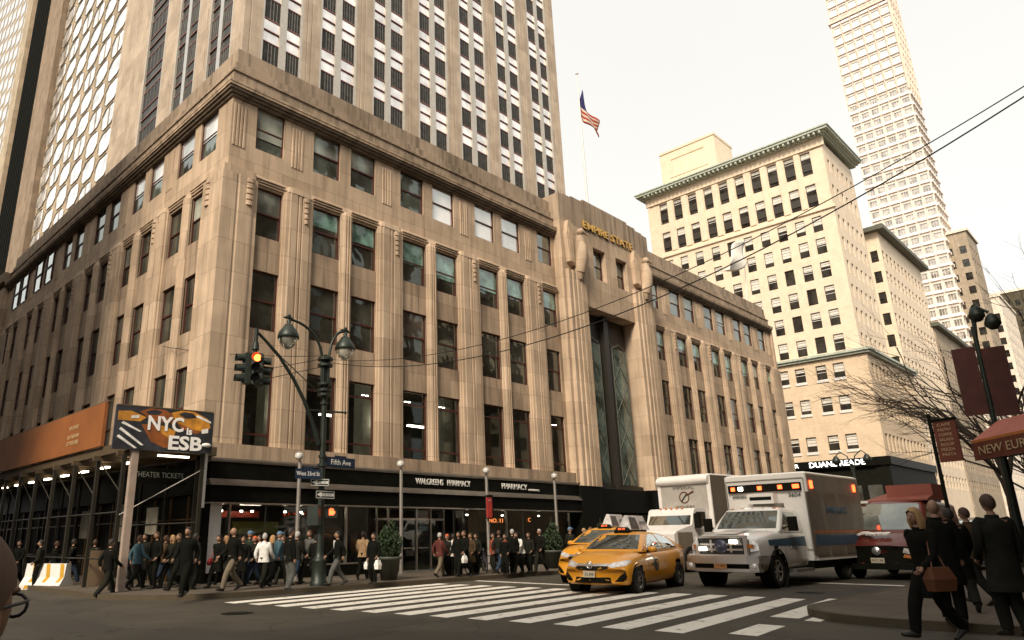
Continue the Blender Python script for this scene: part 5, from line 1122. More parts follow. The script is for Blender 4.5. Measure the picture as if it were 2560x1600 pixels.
def taxi(loc,rz,lab,s,front=True,suv=False):
    T=thing('taxi',lab,'taxi',loc,rz,'yellow taxis',s)
    xs=[-2.42,-2.36,-2.25,-2.1,-1.9,-1.7,-1.5]+[-1.4+.09*k for k in range(34)]+[1.7,1.85,1.98,2.08,2.17,2.25,2.31,2.36,2.40]
    dz=.12 if suv else 0
    top=[(-2.42,.80+dz),(-2.36,.95+dz),(-2.2,1.03+dz),(-1.8,1.07+dz),(-1.2,1.03+dz),(0,1.0+dz),(.9,1.01+dz),(1.3,.99+dz),(1.75,.92+dz),(2.05,.84+dz),(2.25,.76+dz),(2.36,.68+dz),(2.40,.60+dz)]
    bot=[(-2.42,.45),(-2.3,.30),(-1.9,.24),(0,.19),(1.9,.2),(2.3,.22),(2.40,.26)]
    wid=[(-2.42,.74),(-2.2,.84),(-1.5,.905),(0,.91),(1.4,.905),(1.9,.885),(2.25,.85),(2.40,.82)]
    crown=[(-2.42,.02),(-1.8,.05),(0,.05),(1.0,.09),(1.8,.12),(2.25,.08),(2.4,.03)]
    nose=[(.2,.06),(.35,.0),(.5,.0),(.62,.06),(.72,.16),(.85,.3)]
    b,bv,_=loft('body',T,xs,top,bot,wid,crown,nose,.34,.22,M_YTX,-2.42,2.40,((1.45,.32),(-1.35,.32)),.385)
    # greenhouse
    prof=[(-2.0,1.02),(-1.75,1.13),(-1.3,1.33),(-.95,1.425),(-.5,1.465),(-.1,1.47),(.15,1.455),(.35,1.41),(.6,1.29),(.85,1.15),(1.12,.98)]
    P=[]
    for k in range(41):
        x=-2.0+3.12*k/40; P.append((x,lerp1(prof,x)+dz*1.2))
    vs=[];N=13
    for x,z in P:
        h=max(0,(z-1.0-dz)/.47); wb=.86; wt=.86-.25*h
        row=[]
        cols_=[(wb,.97+dz),(wb-.02,.97+dz+(z-.97-dz)*.3),(wb-.25*h*.55,.97+dz+(z-.97-dz)*.62),(wt+.03,z-.07*h),(wt-.03,z-.02*h),(wt*.6,z+.012*h),(0,z+.02*h)]
        full=cols_+[(-y,zz) for y,zz in cols_[-2::-1]]
        vs+=[(x,y,zz) for y,zz in full]
    fs=[(i*N+j,(i+1)*N+j,(i+1)*N+j+1,i*N+j+1) for i in range(40) for j in range(N-1)]
    me=bpy.data.meshes.new('roof'); me.from_pydata(vs,[],fs); me.materials.append(M_YTX)
    for p in me.polygons: p.use_smooth=True
    link('roof',me,T); gv=BVHTree.FromPolygons([Vector(v) for v in vs],fs)
    ws=patch('windshield',T,gv,[(-.74,1.04+dz),(.74,1.04+dz),(.66,1.22+dz),(.56,1.40+dz*1.2),(-.56,1.40+dz*1.2),(-.66,1.22+dz)],'x',G_CAR,.006,5)
    for sd in ('y','-y'):
        patch('side_window',T,gv,[(.72,1.03+dz),(.62,1.12+dz),(.30,1.33+dz*1.2),(.10,1.40+dz*1.2),(-.28,1.42+dz*1.2),(-.28,1.03+dz)],sd,G_CAR,.008)
        patch('side_window',T,gv,[(-.36,1.03+dz),(-.36,1.42+dz*1.2),(-.85,1.385+dz*1.2),(-1.15,1.28+dz*1.2),(-1.42,1.05+dz)],sd,G_CAR,.008)
        ly=lambda x:lerp1(wid,x)
        for x0 in (.82,-.32,-1.25): patch('door_gap',T,bv,[(x0-.006,.27),(x0+.006,.27),(x0+.006,.93+dz),(x0-.006,.93+dz)],sd,M_BLKM,.004,2)
        patch('door_handle',T,bv,[(-.22,.80+dz),(-.05,.80+dz),(-.05,.84+dz),(-.22,.84+dz)],sd,M_YTX,.03,1)
        disc=[(.30+.155*cos(2*pi*k/20),.64+.155*sin(2*pi*k/20)) for k in range(20)]
        d=patch('taxi_roundel',T,bv,disc,sd,M_BK,.006,2)
        sg_=1 if sd=='y' else -1
        put_text('T',.25,M_YTX,d,(.30,sg_*.928,.64),pi if sg_>0 else 0,None,.004); put_text('NYC',.09,M_BK,d,(.56,sg_*.925,.66),pi if sg_>0 else 0,None,.003)
        mb=MB(); mb.ball((.70,sg_*1.0,1.03+dz),.13,M_YTX,12,8,(.7,.95,.62)); mb.cyl((.72,sg_*.84,.99+dz),(.70,sg_*.95,1.0+dz),.03,.03,M_BLKM); mb.build('wing_mirror',T)
        mb=MB(); mb.lathe((1.45,sg_*.60,.33),[(.385,0),(.385,sg_*.27),(.40,sg_*.285),(.37,sg_*.30)],M_BLKM,28,'y'); mb.box((1.0,sg_*.56,.2),(1.9,sg_*.6,.7),M_BLKM); mb.build('wheel_arch_liner',T); mb=MB(); mb.lathe((-1.35,sg_*.60,.33),[(.385,0),(.385,sg_*.29)],M_BLKM,28,'y'); mb.box((-1.8,sg_*.56,.2),(-.9,sg_*.6,.7),M_BLKM); mb.build('wheel_arch_liner',T)
    # face
    for s_ in (1,-1):
        patch('headlight',T,bv,[(s_*.50,.62+dz),(s_*.36,.70+dz),(s_*.62,.765+dz),(s_*.80,.80+dz),(s_*.865,.77+dz),(s_*.80,.665+dz)][::s_],'x',M_HLT,.012,4)
        patch('fog_light_opening',T,bv,[(s_*.56,.30),(s_*.80,.30),(s_*.835,.42),(s_*.80,.52),(s_*.70,.45)][::s_],'x',M_BLKM,.008,2)
        patch('tail_light',T,bv,[(s_*.4,5),(s_*.5,5),(s_*.5,5.1)],'x',M_REDP,.0,1) if False else None
    patch('chrome_strip',T,bv,[(-.40,.665+dz),(.40,.665+dz),(.46,.72+dz),(0,.715+dz),(-.46,.72+dz)],'x',M_CHR,.02,4)
    patch('grille',T,bv,[(-.44,.60+dz),(-.30,.565+dz),(.30,.565+dz),(.44,.60+dz),(.42,.655+dz),(-.42,.655+dz)],'x',M_BLKM,.01,3)
    patch('lower_grille',T,bv,[(-.50,.27),(.50,.27),(.46,.40),(-.46,.40)],'x',M_BLKM,.01,3)
    mb=MB(); mb.lathe((2.36,0,.69+dz),[(.085,.0),(.085,.025),(.07,.03),(.065,0)],M_CHR,20,'x'); mb.lathe((2.385,0,.70+dz),[(.05,0),(.05,.012),(.04,.015)],M_CHR,16,'x'); mb.build('badge',T)
    p=MB(); p.box((2.41,-.155,.40),(2.425,.155,.55),M_PLATE); pl=p.build('number_plate',T); put_text('2L68',.10,M_BK,pl,(2.428,0,.475),'+x',.24,.001)
    # roof furniture: TAXI light and advertising board
    mb=MB(); mb.prism([(.28,-.22),(.28,.22),(.10,.22),(.10,-.22)],1.45+dz,1.52+dz,M_BLKM); mb.add([(.28,-.20,1.52+dz),(.28,.20,1.52+dz),(.24,.14,1.60+dz),(.24,-.14,1.60+dz),(.10,-.20,1.52+dz),(.10,.20,1.52+dz),(.14,.14,1.60+dz),(.14,-.14,1.60+dz)],[(0,1,2,3),(4,7,6,5),(3,2,6,7),(0,3,7,4),(1,5,6,2)],M_BLKM); tl=mb.build('roof_light',T)
    put_text('3K19',.07,L_ORG,tl,(.275,0,1.55+dz),'+x',.2,.001)
    mb=MB(); mb.box((-1.1,-.16,1.48+dz),(.02,.16,1.53+dz),M_BLKM)
    mb.add([(-1.25,-.19,1.53+dz),(.05,-.19,1.53+dz),(.05,.19,1.53+dz),(-1.25,.19,1.53+dz),(-1.15,-.05,1.92+dz),(-.10,-.05,1.92+dz),(-.10,.05,1.92+dz),(-1.15,.05,1.92+dz)],[(0,1,5,4),(1,2,6,5),(2,3,7,6),(3,0,4,7),(4,5,6,7)],mat('ad_board_silver',(0.62,.58,.54),.4,.2,.4,5))
    ab=mb.build('advertising_board',T)
    mb=MB(); mb.add([(-.55,.190,1.55+dz),(.02,.190,1.55+dz),(-.10,.078,1.87+dz),(-.55,.078,1.87+dz)],[(0,1,2,3)],mat('ad_print_dark',(0.07,.055,.04),.5,0,.8,6)); mb.build('advert_print',ab)
    put_text('DREAMS',.13,M_BK,ab,(-.86,.155,1.72+dz),pi,.42,.002)
    wheels(T,[(1.45,.80),(1.45,-.80),(-1.35,.80),(-1.35,-.80)],.33,.21)
    # driver and dark cabin
    return T
taxi((9.2,-12.2,0),R(188),'yellow taxi sedan nearest the crosswalk, with a roof advert, beside the ambulance',1.19)
taxi((12.65,-9.3,0),R(190),'second yellow taxi half hidden behind the front one, on the shop side',1.2,suv=True)
# ---------------------------------------------------------------- ambulance
def rbox(mb,a,b,m,r=.05):
    x0,y0,z0=a;x1,y1,z1=b; pts=[]
    for cx,cy,a0 in ((x1-r,y1-r,0),(x0+r,y1-r,90),(x0+r,y0+r,180),(x1-r,y0+r,270)):
        for k in range(4): t=R(a0+30*k); pts.append((cx+r*cos(t),cy+r*sin(t)))
    mb.prism(pts,z0,z1-r*.6,m); c=((x0+x1)/2,(y0+y1)/2); n=len(pts)
    ins=[(c[0]+(p[0]-c[0])*(1-r/((x1-x0)/2)),c[1]+(p[1]-c[1])*(1-r/((y1-y0)/2))) for p in pts]
    mb.add([(p[0],p[1],z1-r*.6) for p in pts]+[(p[0],p[1],z1) for p in ins],[(i,(i+1)%n,n+(i+1)%n,n+i) for i in range(n)]+[tuple(range(n,2*n))],m)
def pickup_cab(T,mp,W_=1.0,hood=1.38,roofz=2.05,grille='chrome'):
    xs=[-3.0,-2.9]+[-2.8+.08*k for k in range(32)]+[-.2,-.12,-.06,-.02,0]
    top=[(-3,1.42),(-1.5,1.46),(-1.0,1.44),(-.45,hood),(-.15,hood-.05),(0,hood-.14)]; bot=[(-3,.45),(-1.5,.42),(0,.40)]
    wid=[(-3,W_),(-1.5,W_),(-.6,W_*.98),(0,W_*.93)]; crown=[(-3,.04),(-1.5,.08),(-.3,.12),(0,.06)]; nose=[(.4,0),(.9,0),(1.2,.03),(1.35,.12)]
    b,bv,_=loft('body',T,xs,top,bot,wid,crown,nose,.14,.0,mp,-3,0,((-1.0,.45),),.50)
    # cab greenhouse
    prof=[(-3.0,roofz-.05),(-2.8,roofz),(-2.25,roofz+.02),(-2.05,roofz-.03),(-1.75,1.76),(-1.42,1.42)]
    vs=[];K=30;N=11
    for k in range(K+1):
        x=-3.0+1.58*k/K; z=lerp1(prof,x); h=(z-1.42)/(roofz-1.42); h=max(0,h); wb=W_*.96; wt=wb-.17*h
        c=[(wb,1.38),(wb-.17*h*.4,1.38+(z-1.38)*.45),(wt+.02,z-.09*h),(wt-.05,z-.01),(wt*.5,z+.02*h),(0,z+.03*h)]; vs+=[(x,y,zz) for y,zz in c+[(-y,zz) for y,zz in c[-2::-1]]]
    fs=[(i*N+j,(i+1)*N+j,(i+1)*N+j+1,i*N+j+1) for i in range(K) for j in range(N-1)]
    me=bpy.data.meshes.new('cab_roof'); me.from_pydata(vs,[],fs); me.materials.append(mp)
    for p in me.polygons: p.use_smooth=True
    link('cab_roof',me,T); gv=BVHTree.FromPolygons([Vector(v) for v in vs],fs)
    patch('windshield',T,gv,[(-W_*.84,1.50),(W_*.84,1.50),(W_*.80,1.75),(W_*.74,roofz-.07),(-W_*.74,roofz-.07),(-W_*.80,1.75)],'x',G_CAR,.006,5)
    for sd in ('y','-y'): 
        patch('side_window',T,gv,[(-1.62,1.47),(-1.85,1.72),(-2.12,roofz-.12),(-2.8,roofz-.12),(-2.8,1.47)],sd,G_CAR,.01,3)
        patch('door_gap',T,bv,[(-1.56,.6),(-1.545,.6),(-1.545,1.36),(-1.56,1.36)],sd,M_BLKM,.004,2); patch('door_gap',T,bv,[(-2.86,.6),(-2.845,.6),(-2.845,1.36),(-2.86,1.36)],sd,M_BLKM,.004,2)
    for s in (1,-1):
        mb=MB(); mb.lathe((-1.0,s*W_*.66,.45),[(.50,0),(.50,s*W_*.33),(.54,s*W_*.35),(.50,s*W_*.37)],M_BLKM,26,'y'); mb.box((-1.6,s*W_*.6,.3),(-.4,s*W_*.64,1.0),M_BLKM); mb.build('wheel_arch_liner',T)
        mb=MB(); mb.box((-1.78,s*(W_+.10),1.42),(-1.66,s*(W_+.32),1.80),M_BLKM); mb.cyl((-1.7,s*(W_-.06),1.5),(-1.7,s*(W_+.12),1.55),.02,.02,M_BLKM); mb.build('wing_mirror',T)
    return bv,gv
AM=thing('ambulance','white box ambulance with flashing red lights and a big chrome grille, at the centre right','ambulance',(10.95,-14.6,0),R(178.3),None,1.21)
bv,gv=pickup_cab(AM,M_AMBW)
patch('hood_scoop',AM,bv,[(-1.3,-.35),(-.25,-.30),(-.25,.30),(-1.3,.35)],'z',M_AMBW,.03,3)
for sd_ in ('y','-y'): patch('side_stripe',AM,bv,[(-2.95,1.02),(-.62,1.06),(-.62,1.20),(-2.95,1.28)],sd_,M_BLUE,.006,4)
mb=MB(); mb.box((.0,-.66,.80),(.045,.66,1.30),M_BK)
for z in (.79,1.26): mb.box((.0,-.66,z),(.075,.66,z+.06),M_CHR)
for y in (-.70,.62): mb.box((.0,y,.79),(.09,y+.08,1.32),M_CHR)
for z in (.945,1.08): mb.box((.03,-.58,z),(.085,.58,z+.045),M_CHR)
for y in (-.30,.24): mb.box((.03,y,.9),(.07,y+.05,1.22),M_CHR)
gr=mb.build('grille',AM)
mb=MB(); mb.lathe((.08,0,1.05),[(0,.02),(.17,.02),(.18,0)],mat('dark_badge',(0.05,.05,.08),.3),20,'x'); mb.build('badge',gr)
for y,z in ((-.50,.99),(.36,1.17)):
    mb=MB(); mb.box((.085,y-.10,z-.045),(.11,y+.10,z+.045),L_AMW); mb.build('grille_flasher',gr)
for s in (1,-1):
    patch('headlight',AM,bv,[(s*.69,.90),(s*.69,1.22),(s*.90,1.22),(s*.93,.95)][::s],'x',M_HLT,.03,3)
    mb=MB(); mb.box((-.02,s*.74-.06,1.0),(.03,s*.74+.14*0+.09,1.1),M_ORL2); mb.build('turn_signal',AM)
mb=MB(); mb.prism([(-.05,-1.02),(.10,-.98),(.22,-.70),(.24,0),(.22,.70),(.10,.98),(-.05,1.02),(-.35,1.04),(-.35,-1.04)],.62,.82,M_CHR); mb.prism([(-.05,-1.0),(.08,-.96),(.19,-.7),(.21,0),(.19,.7),(.08,.96),(-.05,1.0)],.42,.50,M_CHR); mb.prism([(-.05,-.98),(.10,-.7),(.12,.7),(-.05,.98)],.50,.62,M_BLKM)
for s in (1,-1): mb.box((.0,s*.86-.12,.45),(.17,s*.86+.12,.66),M_CHR); 
bp=mb.build('bumper',AM)
for s in (1,-1): mb=MB(); mb.lathe((.17,s*.86,.56),[(0,.02),(.06,.02),(.075,0)],M_HLT,14,'x'); mb.build('fog_light',bp)
mb=MB(); mb.box((.22,-.17,.50),(.235,.17,.64),M_PLATE2); pl=mb.build('number_plate',AM); put_text('AY 4821',.08,M_BK,pl,(.238,0,.57),'+x',.26,.001)
for k in range(5): mb=MB(); mb.ball((-2.12,-.6+.3*k,2.05),.04,mat('marker_amber',(0.45,.2,.12),.4),10,6,(1,1.3,.7)); mb.build('marker_light',AM)
bx=MB(); rbox(bx,(-7.3,-1.22,.62),(-3.05,1.22,3.08),M_AMBW,.07); box_=bx.build('box_body',AM)
mb=MB()
for q in ((-3.04,-1.14,2.88,1.14,2.91),(-3.04,-1.14,.9,1.14,.93)): mb.box((q[0],q[1],q[2]),(q[0]+.006,q[3],q[4]),M_STEEL)
for y in (-1.17,1.14): mb.box((-3.05,y,.66),(-3.035,y+.03,2.9),M_STEEL)
mb.build('corner_trim',box_)
mb=MB(); mb.box((-3.04,-1.08,2.55),(-2.98,1.08,2.78),M_BLKM); lb=mb.build('light_bar',AM)
for y,m,w in ((-.92,L_AMR,.11),(-.68,L_AMW,.13),(-.10,L_AMR,.12),(.50,L_AMR,.12),(.95,L_AMR,.18)): mb=MB(); mb.box((-2.98,y-w/2,2.61),(-2.955,y+w/2,2.72),m); mb.build('warning_lamp',lb)
mb=MB(); mb.box((-3.03,-.42,2.2),(-2.75,.36,2.5),M_AMBW); mb.box((-2.76,-.34,2.30),(-2.745,.30,2.40),M_BLKM); mb.add([(-3.03,-.30,1.95),(-3.03,.52,1.95),(-2.9,.5,2.2),(-2.9,-.32,2.2)],[(0,1,2,3)],mat('grey_vent',(0.16,.14,.11),.6)); mb.box((-3.03,-.30,1.9),(-2.85,.52,2.2),MATS['grey_vent']); mb.build('roof_air_unit',AM)
put_text('EMERGENCY',.12,M_BK,box_,(-3.03,-.72,2.42),'+x',.52,.004); put_text('3604',.16,M_BK,box_,(-3.03,.86,2.42),'+x',.34,.004)
sd=MB(); sd.box((-7.26,1.2205,.68),(-3.12,1.2225,3.0),mat('ambulance_side_shaded',(0.22,.19,.15),.45)); sd.box((-7.0,1.223,1.02),(-3.1,1.236,1.30),M_BLUE); sd.box((-7.0,1.223,1.36),(-3.1,1.234,1.42),mat('orange_stripe',(0.5,.15,.04),.5)); sd.build('side_stripe',box_)  # white side panel coloured dark as the side in shade; stripes are paint
mb=MB()
for x in (-3.9,-5.1,-6.3): mb.box((x,1.2,.75),(x+1.0,1.232,2.5),mat('ambulance_door_shaded_grey',(0.17,.145,.11),.4));  # grey doors, darkened further in colour for the shaded side
mb.build('locker_door',box_)
for x in (-3.35,-6.8): mb=MB(); mb.box((x-.07,1.2,2.6),(x+.07,1.26,2.82),L_AMR); mb.build('warning_lamp',box_)
put_text('AMBULANCE',.26,M_BLUE,box_,(-5.0,1.24,2.0),pi,1.7,.004); put_text('CARE',.24,M_BLUE,AM,(-2.1,1.0,1.0),pi,.6,.004)
mb=MB(); mb.box((-2.9,.86,.36),(-1.7,1.15,.44),M_STEEL); mb.box((-7.1,-1.1,.4),(-3.0,1.1,.62),M_BLKM); mb.build('running_board',AM)
wheels(AM,[(-1.0,.84),(-1.0,-.84),(-5.6,.95),(-5.6,-.95)],.43,.26,M_CHR)
# ---------------------------------------------------------------- box truck
TK=thing('box_truck','white moving truck with a tall grey-sided box, behind the taxis and ambulance','truck',(21.8,-7.95,0),R(173.5),None,1.2)
mb=MB(); rbox(mb,(-9.6,-1.22,1.05),(0,1.22,3.72),M_TRW,.05); bx=mb.build('cargo_box',TK)
mb=MB(); mb.box((-9.55,1.222,1.1),(-.06,1.23,3.66),M_TRS); mb.build('side_panel',bx)
mb=MB(); mb.tube([(.02,-1.2,3.5),(.02,1.2,3.5)],.16,M_TRW,12); mb.box((-.02,1.08,1.1),(.03,1.24,3.4),M_TRW); mb.box((-.02,-1.24,1.1),(.03,-1.12,3.4),M_TRW); mb.build('box_rim',bx)
mb=MB(); mb.box((0.0,-1.1,2.3),(.012,1.08,3.34),mat('box_front_grey',(0.36,.33,.29),.5)); mb.build('box_front',bx)
put_text('IMPERIAL',.19,M_BK,bx,(.016,0,3.2),'+x',1.0,.002); put_text('MOVERS',.19,M_BK,bx,(.016,0,2.42),'+x',.9,.002)
mb=MB(); mb.lathe((.016,0,2.82),[(.24,0),(.24,.004),(.19,.004),(.19,0)],mat('brown_emblem',(0.10,.04,.02),.5),24,'x'); mb.cyl((.02,-.13,2.68),(.02,.13,2.96),.03,.03,M_BK); mb.cyl((.02,.1,2.9),(.02,.45,3.05),.03,.04,MATS['brown_emblem']); mb.build('emblem',bx)
def tprism(name,T,prof,y0,y1,m):
    mb=MB(); n=len(prof); mb.add([(x,y0,z) for x,z in prof]+[(x,y1,z) for x,z in prof],[tuple(range(n)),tuple(range(n,2*n))]+[(i,(i+1)%n,n+(i+1)%n,n+i) for i in range(n)],m); return mb.build(name,T)
tprism('cab',TK,[(.05,.6),(.05,2.36),(.9,2.36),(1.05,2.30),(1.28,1.72),(2.3,1.5),(2.5,1.38),(2.55,.6)],-1.05,1.05,M_TRW)
mb=MB(); mb.add([(1.075,-.93,2.22),(1.075,.93,2.22),(1.29,.97,1.74),(1.29,-.97,1.74)],[(0,1,2,3)],G_CAR); mb.build('windshield',TK)
for s in (1,-1):
    mb=MB(); mb.add([(.30,s*1.06,1.68),(1.12,s*1.06,1.68),(.95,s*1.06,2.22),(.30,s*1.06,2.22)],[(0,1,2,3)],G_CAR); mb.build('side_window',TK)
    mb=MB(); mb.box((1.1,s*1.1,1.6),(1.2,s*1.35,2.15),M_BLKM); mb.cyl((1.15,s*1.05,1.6),(1.15,s*1.25,2.1),.02,.02,M_CHR); mb.build('wing_mirror',TK)
    mb=MB(); mb.box((2.5,s*.75-.15,.95),(2.57,s*.75+.15,1.15),M_HLT); mb.build('headlight',TK)
    mb=MB(); mb.box((1.35,s*1.06,.7),(2.3,s*1.07,1.45),mat('brown_grey_dent',(0.2,.16,.12),.6)); mb.build('fender_panel',TK)
for k in range(5): mb=MB(); mb.ball((1.0,-.5+.25*k,2.37),.045,M_ORL2); mb.build('marker_light',TK)
mb=MB(); mb.box((2.55,-.6,.75),(2.58,.6,1.3),M_BLKM); mb.box((2.5,-1.1,.45),(2.7,1.1,.7),M_CHR); mb.build('bumper',TK)
mb=MB(); mb.box((-9.5,-1,.6),(1,1,1.04),M_BLKM); mb.build('chassis',TK)
wheels(TK,[(1.6,.95),(1.6,-.95),(-7.3,.98),(-7.3,-.98)],.48,.28,M_TRW)
# ---------------------------------------------------------------- red van with folded food hatch
RV=thing('red_van','dark red food van with white script on its hood and a raised roof hatch','van',(18.0,-17.05,0),R(177.5),None,1.37)
xs=[-4.6,-4.5]+[-4.4+.1*k for k in range(40)]+[-.32,-.22,-.13,-.07,-.02,0]
b,bv,_=loft('body',RV,xs,[(-4.6,1.2),(-1.1,1.22),(-.7,1.17),(-.25,1.02),(-.05,.92),(0,.85)],[(-4.6,.3),(0,.28)],[(-4.6,.96),(-1,.97),(-.4,.94),(0,.86)],[(-4.6,.04),(-1,.08),(-.3,.14),(0,.05)],[(.3,.05),(.5,0),(.8,.03),(1,.15)],.28,0,M_REDP,-4.6,0,((-.85,.36),(-3.6,.36)),.42)
vs=[];prof=[(-4.6,2.0),(-2.0,2.05),(-1.75,2.0),(-1.4,1.7),(-1.0,1.2)];K=36;N=11
for k in range(K+1):
    x=-4.6+3.6*k/K; z=lerp1(prof,x); h=max(0,(z-1.2)/.85); wb=.93; wt=wb-.12*h
    c=[(wb,1.15),(wb-.12*h*.4,1.15+(z-1.15)*.45),(wt+.02,z-.09*h),(wt-.06,z-.01),(wt*.5,z+.02*h),(0,z+.03*h)]; vs+=[(x,y,zz) for y,zz in c+[(-y,zz) for y,zz in c[-2::-1]]]
fs=[(i*N+j,(i+1)*N+j,(i+1)*N+j+1,i*N+j+1) for i in range(K) for j in range(N-1)]
me=bpy.data.meshes.new('roof'); me.from_pydata(vs,[],fs); me.materials.append(M_REDP); [setattr(p,'use_smooth',True) for p in me.polygons]; link('roof',me,RV); gv=BVHTree.FromPolygons([Vector(v) for v in vs],fs)
patch('windshield',RV,gv,[(-.84,1.26),(.84,1.26),(.79,1.6),(.72,1.97),(-.72,1.97),(-.79,1.6)],'x',glass('hazy_windshield',(0.14,.15,.13),.18),.008,5)
for sd in ('y','-y'): patch('side_window',RV,gv,[(-1.25,1.24),(-1.5,1.6),(-1.85,1.9),(-2.6,1.9),(-2.6,1.24)],sd,G_CAR,.01,3)
patch('front_mask',RV,bv,[(-.84,.34),(.84,.34),(.84,.84),(-.84,.84)],'x',M_BLKM,.012,5)
for s in (1,-1):
    patch('headlight',RV,bv,[(s*.55,.68),(s*.80,.62),(s*.84,.74),(s*.60,.80)][::s],'x',M_HLT,.025,2); patch('turn_signal',RV,bv,[(s*.55,.56),(s*.82,.52),(s*.82,.59),(s*.58,.64)][::s],'x',M_ORL2,.025,2)
    mb=MB(); mb.box((-1.45,s*.98,1.30),(-1.36,s*1.2,1.52),M_BLKM); mb.build('wing_mirror',RV)
mb=MB(); mb.lathe((.02,0,.72),[(0,.02),(.10,.02),(.11,0)],M_CHR,14,'x'); mb.build('badge',RV)
mb=MB(); mb.box((.03,-.16,.42),(.045,.16,.55),M_PLATE); pl=mb.build('number_plate',RV); put_text('NYC 90',.08,M_BK,pl,(.05,0,.485),'+x',.26,.001)
mb=MB(); mb.prism([(-.1,-.9),(.04,-.8),(.10,0),(.04,.8),(-.1,.9)],.26,.40,M_BLKM); mb.build('bumper',RV)
me=text_mesh('Pane',.36,M_WHT,.02,.80,.3,bold=.015); o=link('hood_lettering',me,RV); o.matrix_local=Matrix.Translation((-.42,-.12,1.165))@Matrix.Rotation(R(14),4,'Y')@Matrix.Rotation(pi/2,4,'Z')
M_HAT=mat('faded_red_hatch',(0.22,.06,.04),.7); mb=MB(); mb.add([(-1.9,-.75,2.06),(-1.75,.95,2.08),(-3.2,.95,2.40),(-3.2,-.1,2.42),(-1.9,-.75,2.02),(-1.75,.95,2.03),(-3.2,.95,2.06),(-3.2,-.1,2.06)],[(0,1,2,3),(0,4,5,1),(1,5,6,2),(2,6,7,3),(3,7,4,0)],M_HAT); mb.box((-3.4,-.2,2.06),(-2.3,.95,2.5),M_HAT); mb.build('roof_hatch',RV)
mb=MB(); mb.box((-1.85,-.95,2.0),(-1.70,-.55,2.07),M_WHT); mb.build('hatch_edge',RV)
wheels(RV,[(-.85,.80),(-.85,-.80),(-3.6,.8),(-3.6,-.8)],.36,.22,M_BLKM)
# traffic beyond
def far_car(x,y,m,lab,s=1.15,rz=180):
    T=thing('car',lab,'car',(x,y,0),R(rz),'queue of vehicles further up the avenue',s)
    xs=[-2.3,-2.2]+[-2.0+.25*k for k in range(16)]+[2.1,2.2,2.3]
    b,bv,_=loft('body',T,xs,[(-2.3,.8),(-1.9,1.0),(.9,1.0),(1.8,.9),(2.3,.7)],[(-2.3,.3),(2.3,.25)],[(-2.3,.8),(0,.9),(2.3,.8)],[(-2.3,.03),(2.3,.06)],[(.2,0),(.8,.1)],.25,.2,m,-2.3,2.3)
    mb=MB(); P=[(-1.9,1.0),(-1.5,1.42),(.1,1.48),(.5,1.40),(1.1,1.0)]; n=5
    mb.add([(x_,-.82+ (z-1)*.35,z) for x_,z in P]+[(x_,.82-(z-1)*.35,z) for x_,z in P],[tuple(range(5)),tuple(range(5,10)),(1,2,7,6),(2,3,8,7),(0,1,6,5)],m); mb.build('roof',T)
    mb=MB(); mb.add([(.52,-.64,1.39),(.52,.64,1.39),(1.08,.76,1.03),(1.08,-.76,1.03)],[(0,1,2,3)],G_CAR); mb.build('windshield',T)
    for s_ in (1,-1): patch('headlight',T,bv,[(s_*.45,.6),(s_*.75,.6),(s_*.75,.72),(s_*.5,.7)][::s_],'x',M_HLT,.02,1)
    wheels(T,[(1.4,.78),(1.4,-.78),(-1.4,.78),(-1.4,-.78)],.33,.2)
M_CSI=mat('silver_car_paint',(0.5,.48,.45),.3,.3,coat=.5); M_CDK=mat('dark_car_paint',(0.03,.03,.03),.3,.2,coat=.5)
far_car(28.5,-18.0,M_CDK,'tall dark car just behind the red van',1.5); far_car(37,-17.9,M_CSI,'silver car two behind the red van, windows glinting',1.45); far_car(36,-12.8,M_CDK,'dark car beyond the ambulance'); far_car(50,-16.8,M_CSI,'small silver car furthest up the avenue',1.15); far_car(48,-12,M_YTX,'yellow cab furthest up the avenue in the middle lane')
# ================================================================ people
M_SKIN=mat('skin',(0.33,0.185,0.115),.55,0,.08,8); M_SKIND=mat('skin_brown',(0.20,0.10,0.05),.5,0,.08,8); M_EYE=mat('eye_dark',(0.02,.015,.01),.3)
CL={'blk':(0.008,0.008,0.006),'dkg':(0.018,0.018,0.014),'grey':(0.10,0.10,0.09),'blue':(0.05,0.09,0.11),'beige':(0.16,0.13,0.09),'white':(0.72,0.70,0.66),'tan':(0.40,0.26,0.14),'maroon':(0.10,0.03,0.025),'brown':(0.07,0.045,0.025),'red':(0.30,0.07,0.04),'yellow':(0.62,0.28,0.02),'green':(0.02,0.03,0.02),'jeans':(0.03,0.045,0.07)}
CM={k:mat('cloth_'+k,v,.9,0,.25,5,bump=.15,bs=40,spec=.08) for k,v in CL.items()}
HM={'dark':mat('hair_dark',(0.02,.014,.01),.7),'brown':mat('hair_brown',(0.07,.035,.018),.7),'blond':mat('hair_blond',(0.38,.22,.09),.7),'grey':mat('hair_grey',(0.4,.38,.35),.7)}
M_SHOE=mat('shoe_leather',(0.02,.016,.012),.5); M_BAGW=mat('white_carrier_bag',(0.8,.77,.72),.6,0,.08); M_BAGR=mat('red_bag',(0.4,.04,.04),.6); M_BAGB=mat('brown_leather_bag',(0.12,.04,.015),.5)
